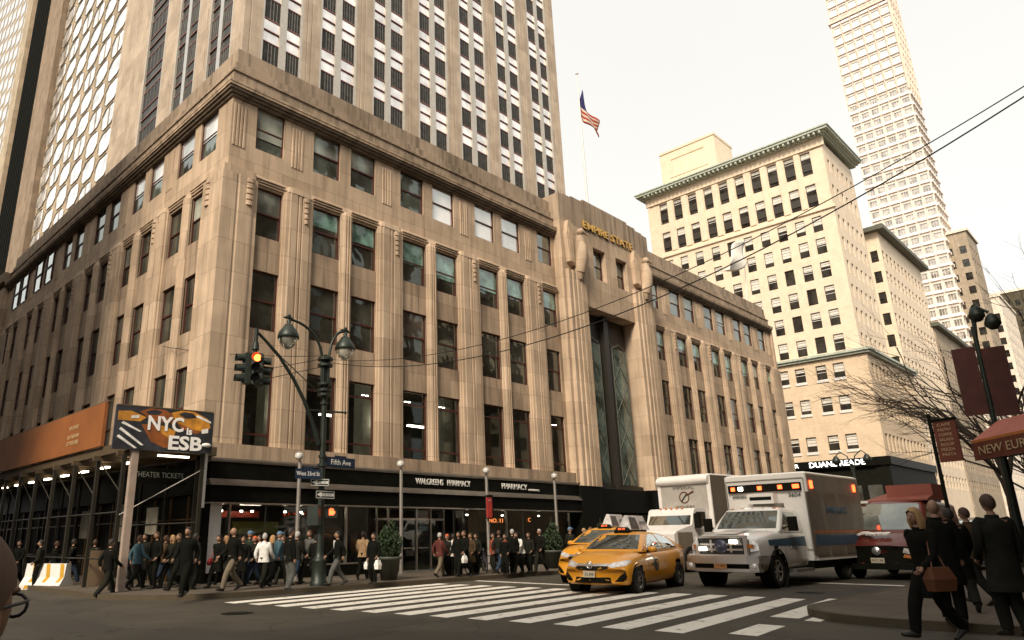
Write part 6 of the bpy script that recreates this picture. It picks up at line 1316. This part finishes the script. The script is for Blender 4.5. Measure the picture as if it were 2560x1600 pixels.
def joints(pose):
    J={}
    J['pel']=(0,0,.93); J['sp']=(0.01,0,1.12); J['ch']=(.01,0,1.33); J['nk']=(.0,0,1.50); J['hd']=(.02,0,1.60)
    st={'walkA':.30,'walkB':-.27,'stand':.03,'lean':.08}[pose]
    for s,n in ((1,'l'),(-1,'r')):
        f=st*s; a=abs(f)
        J['hip'+n]=(0,.085*s,.90)
        J['kn'+n]=(f*.62+.05+(.05 if f<0 else 0),.09*s,.49+a*.03)
        J['an'+n]=(f*1.15-(.0 if f>0 else .05),.09*s,.085+(.0 if f>0 else a*.22))
        J['to'+n]=(J['an'+n][0]+.17,.11*s,.03+(.04 if f>.1 else 0)+(0 if f>-.1 else .0))
        J['sh'+n]=(0,.185*s,1.42)
        g=-f*.75
        if pose=='stand': J['el'+n]=(.0-.02*s,.245*s,1.14); J['wr'+n]=(.13 if s>0 else .06,.22*s,.92 if s<0 else .98)
        elif pose=='lean': J['el'+n]=(.16,.24*s,1.20); J['wr'+n]=(.38,.17*s,1.08)
        else: J['el'+n]=(g*.55-.03,.235*s,1.15); J['wr'+n]=(g*1.0+.10,.22*s,.95+abs(g)*.1)
    if pose=='lean':
        for k in list(J):
            if k[:2] in('sp','ch','nk','hd','sh','el','wr'): x,y,z=J[k]; J[k]=(x+(z-.93)*.42,y,z-(z-.93)*.10)
    return J
_bd={}
def body_mesh(pose,skin_m):
    k=(pose,skin_m.name)
    if k in _bd: return _bd[k]
    J=joints(pose); names=['pel','sp','ch','nk','hd','hipl','knl','anl','tol','hipr','knr','anr','tor','shl','ell','wrl','shr','elr','wrr']
    rad={'pel':(.125,.10),'sp':(.12,.09),'ch':(.145,.10),'nk':(.055,.055),'hd':(.06,.06),'hip':.088,'kn':.058,'an':.042,'to':.032,'sh':.058,'el':.042,'wr':.030}
    V=[J[n] for n in names]; ix={n:i for i,n in enumerate(names)}
    E=[('pel','sp'),('sp','ch'),('ch','nk'),('nk','hd')]+[e for n in 'lr' for e in (('pel','hip'+n),('hip'+n,'kn'+n),('kn'+n,'an'+n),('an'+n,'to'+n),('ch','sh'+n),('sh'+n,'el'+n),('el'+n,'wr'+n))]
    me=skin(V,[(ix[a],ix[b]) for a,b in E],[rad.get(n,rad.get(n[:-1])) for n in names],skin_m,'body',1,0)
    # head with face, and hands, joined to the same surface
    mb=MB(); hx,hy,hz=J['hd']; c=(hx+.01,hy,hz+.075)
    n,kk=16,12; vs=[];fs=[]
    for i in range(kk+1):
        t=pi*i/kk
        for j in range(n):
            a=2*pi*j/n; z=cos(t); r=sin(t); jaw=1-.28*max(0,-z)**1.3; x=.098*r*cos(a)*(jaw+.06*max(0,-z)*(cos(a)>0)); y=.077*r*sin(a)*jaw; vs.append((c[0]+x,c[1]+y,c[2]+.118*z))
    for i in range(kk):
        for j in range(n): fs.append((i*n+j,(i+1)*n+j,(i+1)*n+(j+1)%n,i*n+(j+1)%n))
    mb.add(vs,fs,skin_m,True)
    mb.cyl((c[0]+.085,0,c[2]+.01),(c[0]+.112,0,c[2]-.03),.010,.017,skin_m,8); mb.ball((c[0]+.113,0,c[2]-.032),.016,skin_m,8,6,(.8,1,.7))
    for s in (1,-1):
        mb.ball((c[0]+.082,c[1]+.031*s,c[2]+.005),.012,M_EYE,8,6,(.6,1.2,.7)); mb.ball((c[0]-.005,c[1]+.077*s,c[2]-.01),.028,skin_m,8,6,(.5,.3,1)); mb.ball((c[0]+.086,c[1]+.031*s,c[2]+.03),.022,skin_m,8,5,(.4,1.1,.35))
    mb.ball((c[0]+.083,0,c[2]-.062),.024,mat('lips',(0.32,.12,.09),.5),8,5,(.5,1.1,.28))
    for q in 'lr':
        w=Vector(J['wr'+q]); e=Vector(J['el'+q]); d=(w-e).normalized(); s=1 if q=='l' else -1
        side=Vector((1,0,0)) if abs(d.z)>.6 else Vector((0,0,1)); side=(side-d*side.dot(d)).normalized(); nrm=d.cross(side)
        mb.tube([w-d*.01,w+d*.04,w+d*.085],[.026,.036,.032],skin_m,8)
        for f_ in range(4):
            o=side*(.028-.0185*f_); L=(.068,.076,.072,.056)[f_]; p0=w+d*.08+o; p1=p0+d*L*.5+nrm*.008*s; p2=p1+d*L*.35+nrm*.026*s; mb.tube([p0,p1,p2],[.0095,.0088,.007],skin_m,6)
        p0=w+d*.03+side*.03; mb.tube([p0,p0+side*.022+d*.022,p0+side*.026+d*.055],[.012,.0105,.008],skin_m,6)
    hm=mb.mesh('h'); bm=bmesh.new(); bm.from_mesh(me); off=len(me.materials); bm2=bmesh.new(); bm2.from_mesh(hm)
    for m_ in hm.materials: me.materials.append(m_)
    for f_ in bm2.faces: f_.material_index+=off
    hm2=bpy.data.meshes.new('t'); bm2.to_mesh(hm2); bm.from_mesh(hm2); bm.to_mesh(me); bm.free(); bm2.free()
    for p in me.polygons: p.use_smooth=True
    _bd[k]=me; return me
def smooth_path(pts,n=3):
    P=[Vector(p) for p in pts]; P=[P[0]*2-P[1]]+P+[P[-1]*2-P[-2]]; o=[]
    for i in range(1,len(P)-2):
        for k in range(n):
            t=k/n; a,b,c,d=P[i-1],P[i],P[i+1],P[i+2]; o.append(.5*((2*b)+(c-a)*t+(2*a-5*b+4*c-d)*t*t+(3*b-a-3*c+d)*t**3))
    o.append(P[-2]); return o
def person(x,y,z0,yaw,h,pose,coat,trou,hair,clen,ex,label,skin_m=None,group=None):
    skin_m=skin_m or M_SKIN; J=joints(pose); rs=random.Random(int(abs(x*100+y*37)))
    if y>-10: yaw+=rs.uniform(-30,30); h*=rs.uniform(.94,1.05)
    T=thing('person',label,'person',(x,y,z0),R(yaw),group,h/1.80)
    link('body',body_mesh(pose,skin_m),T)
    cm=CM[coat]; tm=CM['jeans' if (trou=='blk' and clen=='short' and rs.random()<.4) else trou]
    mb=MB()
    for q in 'lr':
        pts=smooth_path([J['hip'+q],J['kn'+q],J['an'+q]],4); n=len(pts); mb.tube([pts[0]+Vector((0,0,.05))]+pts,[.11]+[.112-.042*(i/(n-1)) for i in range(n)],tm,10)
    mb.tube([(0,0,.86),(0,0,1.0)],[.155,.15],tm,12); mb.build('trousers',T)
    for q in 'lr':
        mb=MB(); a=Vector(J['an'+q]); t=Vector(J['to'+q]); d=(t-a); mb.tube([a+Vector((-.05,0,-.03)),a+Vector((0,0,-.02)),a+d*.6+Vector((0,0,-.005)),a+d*1.25],[.045,.052,.046,.028],M_SHOE,8); mb.build('shoe',T)
    # coat: elliptical rings, flared hem, collar
    mb=MB(); z0c={'long':.55,'short':.84}[clen]; lean=.42 if pose=='lean' else 0
    zs=[z0c,z0c+.10,.98,1.08,1.2,1.32,1.40,1.455,1.50]; n=16; vs=[]
    for i,z in enumerate(zs):
        fl=.03*max(0,(.98-z)/.4); ax={0:.15+fl,1:.148+fl}.get(i,[0,0,.145,.135,.142,.15,.142,.105,.07][i]); by={0:.20+fl,1:.195+fl}.get(i,[0,0,.185,.175,.195,.215,.21,.13,.075][i])
        k=max(0,z-.93)
        for j in range(n):
            a=2*pi*j/n; w=1+.03*sin(5*a+z*9+x)*(z<1.2); vs.append((ax*w*cos(a)+k*lean,by*w*sin(a),z-k*.10*(lean>0)))
    mb.add(vs,[(i*n+j,i*n+(j+1)%n,(i+1)*n+(j+1)%n,(i+1)*n+j) for i in range(len(zs)-1) for j in range(n)],cm,True)
    for q in 'lr':
        s=Vector(J['sh'+q]); pts=smooth_path([s+Vector((0,-.05*(1 if q=='l' else -1),.0)),s,J['el'+q],J['wr'+q]],3); m_=len(pts); mb.tube(pts,[.075]*2+[.072-.022*(i/(m_-3)) for i in range(m_-2)],cm,10)
    nk=Vector(J['nk']); mb.tube([nk+Vector((0,0,-.05)),nk+Vector((0,0,.03))],[.088,.078],cm,12)
    mb.build('coat',T)
    hx,hy,hz=J['hd']; c=Vector((hx+.01,hy,hz+.075))
    def cap(m,grow=1.0,low=.35,back=.35,name='hair'):
        mb=MB(); n,kk=16,9; vs=[]
        for i in range(kk+1):
            for j in range(n):
                a=2*pi*j/n; lim=pi*(low+back*(.5-.5*cos(a))**1.0); t=lim*i/kk; vs.append((c.x-.006+.107*grow*sin(t)*cos(a),c.y+.086*grow*sin(t)*sin(a),c.z+.012+.122*grow*cos(t)))
        mb.add(vs,[(i*n+j,(i+1)*n+j,(i+1)*n+(j+1)%n,i*n+(j+1)%n) for i in range(kk) for j in range(n)],m,True); return mb
    if hair=='bald': pass
    elif hair in HM:
        mb=cap(HM[hair],1.03 if hair!='blond' else 1.12,.30,.42 if hair!='blond' else .55)
        if hair=='blond':
            for k in range(14):
                a=R(75+k*15); mb.tube([(c.x+.09*cos(a),c.y+.08*sin(a),c.z+.04),(c.x+.11*cos(a),c.y+.10*sin(a),c.z-.06),(c.x+.10*cos(a)-.01,c.y+.09*sin(a),c.z-.17)],[.03,.032,.016],HM[hair],6)
        mb.build('hair',T)
    elif hair=='hatred': cap(mat('knit_hat_red',(0.5,.10,.03),.9),1.12,.38,.12).build('knit_hat',T)
    elif hair=='capblue':
        mb=cap(mat('blue_cap',(0.08,.16,.25),.7),1.08,.36,.10); mb.tube([(c.x+.08,0,c.z+.06),(c.x+.17,0,c.z+.045)],[.06,.03],MATS['blue_cap'],8); mb.build('cap',T)
    elif hair=='hoodtan': cap(CM['tan'],1.2,.36,.55).build('hood',T)
    wl,wr=Vector(J['wrl']),Vector(J['wrr'])
    def bag(p,m,w,hh,dp,strap=None,name='bag'):
        mb=MB(); pts=[(p[0]-w/2,p[1]-dp/2),(p[0]+w/2,p[1]-dp/2),(p[0]+w/2,p[1]+dp/2),(p[0]-w/2,p[1]+dp/2)]
        mb.add([(a,b,p[2]-hh) for a,b in pts]+[(p[0]+(a-p[0])*1.12,p[1]+(b-p[1])*1.3,p[2]-hh*.5) for a,b in pts]+[(p[0]+(a-p[0])*.85,p[1]+(b-p[1])*.6,p[2]) for a,b in pts],[(0,1,2,3)]+[(i+4*k,(i+1)%4+4*k,4+(i+1)%4+4*k,4+i+4*k) for k in (0,1) for i in range(4)]+[(8,9,10,11)],m)
        mb.tube(strap or [(p[0]-w*.25,p[1],p[2]-.01),(p[0],p[1],p[2]+.09),(p[0]+w*.25,p[1],p[2]-.01)],.012,m,6)
        o=mb.build(name); o.parent=None; o.matrix_world=Matrix.Translation((x,y,z0))@Matrix.Rotation(R(yaw),4,'Z')@Matrix.Scale(h/1.8,4); return o
    if ex=='redbag': tag(bag((.05,-.26,1.0),M_BAGR,.26,.24,.12,[(.0,-.26,1.0),(.0,-.17,1.44),(.1,-.26,1.0)]),'red shoulder bag on the woman at the left end of the shop window','bag')
    if ex=='brownbag': tag(bag((.12,.30,.98),M_BAGB,.36,.32,.14,[(.0,.30,.98),(.02,.12,1.47),(.22,.30,.98)]),'brown leather bag hanging at the hip of the blond woman','bag')
    if ex=='bags':
        tag(bag((wl.x,wl.y+.04,wl.z-.14),M_BAGW,.24,.32,.14),'larger white carrier bag in the left hand of the woman by the evergreen planter','bag'); tag(bag((wr.x,wr.y-.04,wr.z-.14),M_BAGW,.17,.26,.12),'smaller white carrier bag in the right hand of the woman by the evergreen planter','bag')
    if ex=='bags1': tag(bag((wl.x,wl.y+.04,wl.z-.14),M_BAGW,.2,.28,.12),'white bag held by the person in black beside the box-shrub planter','bag')
    if ex=='paper':
        mb=MB(); mb.box((wl.x+.02,wl.y-.09,wl.z-.06),(wl.x+.03,wl.y+.09,wl.z+.16),M_BAGW); o=mb.build('paper'); o.matrix_world=Matrix.Translation((x,y,z0))@Matrix.Rotation(R(yaw),4,'Z')@Matrix.Scale(h/1.8,4); tag(o,'sheet of white paper in the hand of a person under the billboard','paper')
    if ex=='whiteshirt': mb=MB(); mb.add([(.155,-.045,1.44),(.155,.045,1.44),(.152,0,1.2)],[(0,1,2)],M_BAGW); mb.box((.12,-.04,1.44),(.15,.04,1.5),M_BAGW); mb.build('shirt_front',T)
    if ex=='scarf': mb=MB(); mb.tube([(nk.x+.09*cos(R(a)),.09*sin(R(a)),nk.z-.03) for a in range(0,361,30)],.035,CM['red'],8); mb.build('scarf',T)
    return T
PPL=[
(-3.58,7.66,0,200,1.74,'walkB','blk','blk','dark','long','','person in black near the left frame edge, beyond the blurred foreground head'),
(-3.63,4.74,0,160,1.76,'stand','dkg','blk','dark','short','','person in a dark hooded jacket just left of the white traffic barrier'),
(-2.27,7.47,0,20,1.72,'walkA','blk','blk','brown','short','','person in black walking behind the white traffic barrier'),
(-3.53,-1.76,0,25,1.82,'walkA','blk','dkg','dark','short','','man in black leaning into a long stride right of the white traffic barrier'),
(-2.23,0.25,0,25,1.74,'walkB','grey','dkg','dark','long','','person in a long grey coat beside the pinkish corner column'),
(-2.29,-0.9,0.15,20,1.7,'walkA','blue','dkg','brown','short','','person in a steel blue jacket just right of the corner column'),
(-1.74,-1.04,0.15,200,1.72,'stand','blk','blk','brown','short','','person in black standing under the shop sign below the billboard'),
(-1.22,-1.12,0.15,190,1.7,'walkB','dkg','blk','blond','short','','fair haired person in dark clothes under the white tube light'),
(-1.61,-2.43,0.15,200,1.66,'walkA','blk','blk','brown','short','paper','person in black holding a white paper below the billboard'),
(-2.65,-5.18,0.15,205,1.8,'walkA','blk','blk','dark','long','','tall person in a long black coat striding at the kerb below the billboard'),
(-1.12,-2.52,0.15,20,1.7,'stand','dkg','blk','dark','short','','dark figure against the black shop corner'),
(-0.24,-2.49,0.15,185,1.66,'walkB','blk','blk','dark','long','redbag','woman in black with a red shoulder bag at the left end of the shop window'),
(-0.6,-4.12,0.15,190,1.8,'walkA','blk','beige','bald','short','','bald man in black jacket and beige trousers striding past the shop window'),
(0.69,-2.47,0.15,190,1.7,'stand','blk','blk','brown','long','','person in a long black coat behind the bald man'),
(1.16,-2.43,0.15,180,1.68,'walkB','dkg','blk','hatred','short','','person in a red-orange knit hat in front of the shop window'),
(0.7,-3.8,0.15,10,1.76,'walkA','white','dkg','grey','short','','person in a white jacket in the middle of the crowd by the shop window'),
(1.76,-2.56,0.15,0,1.66,'stand','dkg','blk','blond','short','','blond person between the white jacket and the blue cap'),
(1.43,-3.51,0.15,10,1.74,'walkB','blue','dkg','capblue','short','','person in blue jacket and light blue cap left of the slim post'),
(0.4,-5.78,0.15,5,1.82,'stand','blk','grey','dark','short','','tall man in black jacket and grey trousers at the slim lamp post'),
(2.29,-3.32,0.15,0,1.7,'walkA','dkg','blk','grey','short','','grey haired person right behind the slim lamp post'),
(2.82,-3.34,0.15,180,1.72,'walkB','grey','dkg','brown','short','','person in grey half hidden behind the street lamp pole'),
(2.44,-4.25,0.15,10,1.74,'stand','blk','blk','dark','long','','person in black directly behind the street lamp base'),
(2.89,-4.9,0.15,185,1.74,'walkA','blk','grey','dark','short','whiteshirt','man in black suit and white shirt striding right of the street lamp'),
(5.62,-2.84,0.15,20,1.68,'walkB','tan','blk','dark','short','','person in a tan jacket seen from behind, left of the white shopping bags'),
(4.16,-5.28,0.15,185,1.74,'stand','blk','blk','dark','long','bags','woman in black carrying white shopping bags in both hands'),
(6.67,-3.01,0.15,185,1.7,'stand','blk','blk','grey','short','','person in black behind the bushy evergreen planter'),
(8.43,-4.19,0.15,10,1.76,'walkA','maroon','beige','grey','short','','person in dark red coat and tan trousers striding toward the box-shrub planter'),
(9.36,-4.03,0.15,10,1.72,'stand','white','dkg','dark','short','','person in white top by the shop doors'),
(9.27,-4.44,0.15,180,1.74,'stand','blk','blk','dark','long','','dark coated person just right of the white topped one at the shop doors'),
(9.19,-4.84,0.15,200,1.72,'walkB','blk','blk','brown','short','bags1','person in black with a white bag right of the box-shrub planter'),
(10.21,-4.24,0.15,190,1.66,'stand','brown','dkg','brown','long','','person in a brown coat left of the red bannered post'),
(10.79,-3.99,0.15,180,1.66,'stand','dkg','dkg','dark','long','','dark figure touching the red bannered post on its left'),
(11.94,-3.97,0.15,190,1.68,'stand','red','dkg','dark','short','','person in a rust red jacket right of the red bannered post'),
(10.97,-5.45,0.15,185,1.7,'stand','blk','blk','dark','long','scarf','person in black with a red scarf behind the bicycles'),
(11.61,-5.3,0.15,0,1.8,'stand','blk','blk','grey','short','','tall man in black left of the person in white shirt'),
(12.56,-4.99,0.15,200,1.68,'lean','white','dkg','dark','short','','person in white shirt leaning forward over the bicycles'),
(13.0,-5.06,0.15,200,1.7,'stand','dkg','blk','brown','short','','person in dark clothes right of the leaning white shirt'),
(13.25,-5.47,0.15,190,1.78,'walkB','blk','dkg','grey','short','','grey haired man in black left of the second slim post from the right'),
(16.32,-4.85,0.15,0,1.8,'stand','dkg','dkg','capblue','short','','person in dark green jacket and blue cap left of the taxis'),
(18.03,-4.47,0.15,190,1.86,'stand','yellow','dkg','hoodtan','short','','person in a yellow hooded jacket above the hood of the rear taxi'),
(18.94,-4.27,0.15,190,1.82,'stand','brown','dkg','brown','short','','person in brown beside the yellow hooded one behind the rear taxi'),
(0.87,-22.41,0.15,150,1.86,'walkB','blk','blk','blond','long','brownbag','blond woman in black coat with a brown shoulder bag stepping off the right kerb'),
(3.09,-22.19,0.15,10,2.06,'stand','blk','blk','bald','long','','tall bald man in black behind the blond woman'),
(5.62,-21.9,0.15,20,1.95,'walkA','blk','dkg','dark','long','','person in black right behind the bald man'),
(7.33,-21.87,0.15,60,2.0,'walkB','brown','dkg','brown','short','','person in a dark brown jacket between the bald man and the rightmost figures'),
(1.84,-23.2,0.15,35,2.06,'stand','dkg','dkg','brown','long','','large man in a long dark coat at the right frame edge'),
(0.77,-1.14,0.15,170,1.64,'walkB','dkg','blk','blond','long','','fair haired person in a dark coat between the red bag and the bald man'),
(1.5,-1.43,0.15,20,1.76,'stand','green','blk','capblue','short','','person in green jacket and blue cap just left of the red-orange hat'),
(1.74,-1.78,0.15,200,1.62,'stand','maroon','blk','dark','short','','short person in dark red right of the red-orange hat'),
(2.13,-2.73,0.15,160,1.7,'walkA','blk','dkg','brown','long','','person in black long coat directly left of the tall man in grey trousers'),
(9.24,-3.84,0.15,200,1.64,'stand','dkg','blk','hatred','short','','person in red knit hat beside the shop doors'),
(11.8,-4.39,0.15,10,1.74,'walkA','dkg','blk','brown','short','','dark figure between the rust red jacket and the red scarf'),
(-2.19,5.7,0.0,15,1.7,'walkB','blk','blk','dark','short','','person in black partly hidden by the traffic barrier'),
(-2.0,3.89,0.0,10,1.74,'stand','dkg','blk','brown','long','','person in a long dark coat between barrier and the leaning strider'),
(-1.46,0.59,0.15,185,1.76,'stand','dkg','blk','dark','long','','person in a long dark coat right behind the steel blue jacket'),
(-1.01,-0.05,0.15,20,1.68,'walkB','brown','blk','brown','short','','person in brown under the theater sign'),
]
for p in PPL: person(*p)
fg=person(-12.165,-24.195,-.02,42,1.72,'stand','brown','dkg','brown','short','','short haired person in glasses close to the camera at the lower left edge',M_SKIND)
J_=joints('stand'); c_=(J_['hd'][0]+.01,0,J_['hd'][2]+.075); mb=MB()
for s in (1,-1): mb.tube([(c_[0]+.10,.06*s,c_[2]+.012),(c_[0]+.05,.079*s,c_[2]+.012),(c_[0]-.02,.083*s,c_[2]+.008),(c_[0]-.05,.078*s,c_[2]-.02)],.0028,M_BK,6)
for s in (1,-1): mb.tube([(c_[0]+.108,.033*s+.022*cos(a*pi/6),c_[2]+.005+.018*sin(a*pi/6)) for a in range(13)],.003,M_BK,6)
mb.build('glasses',fg)
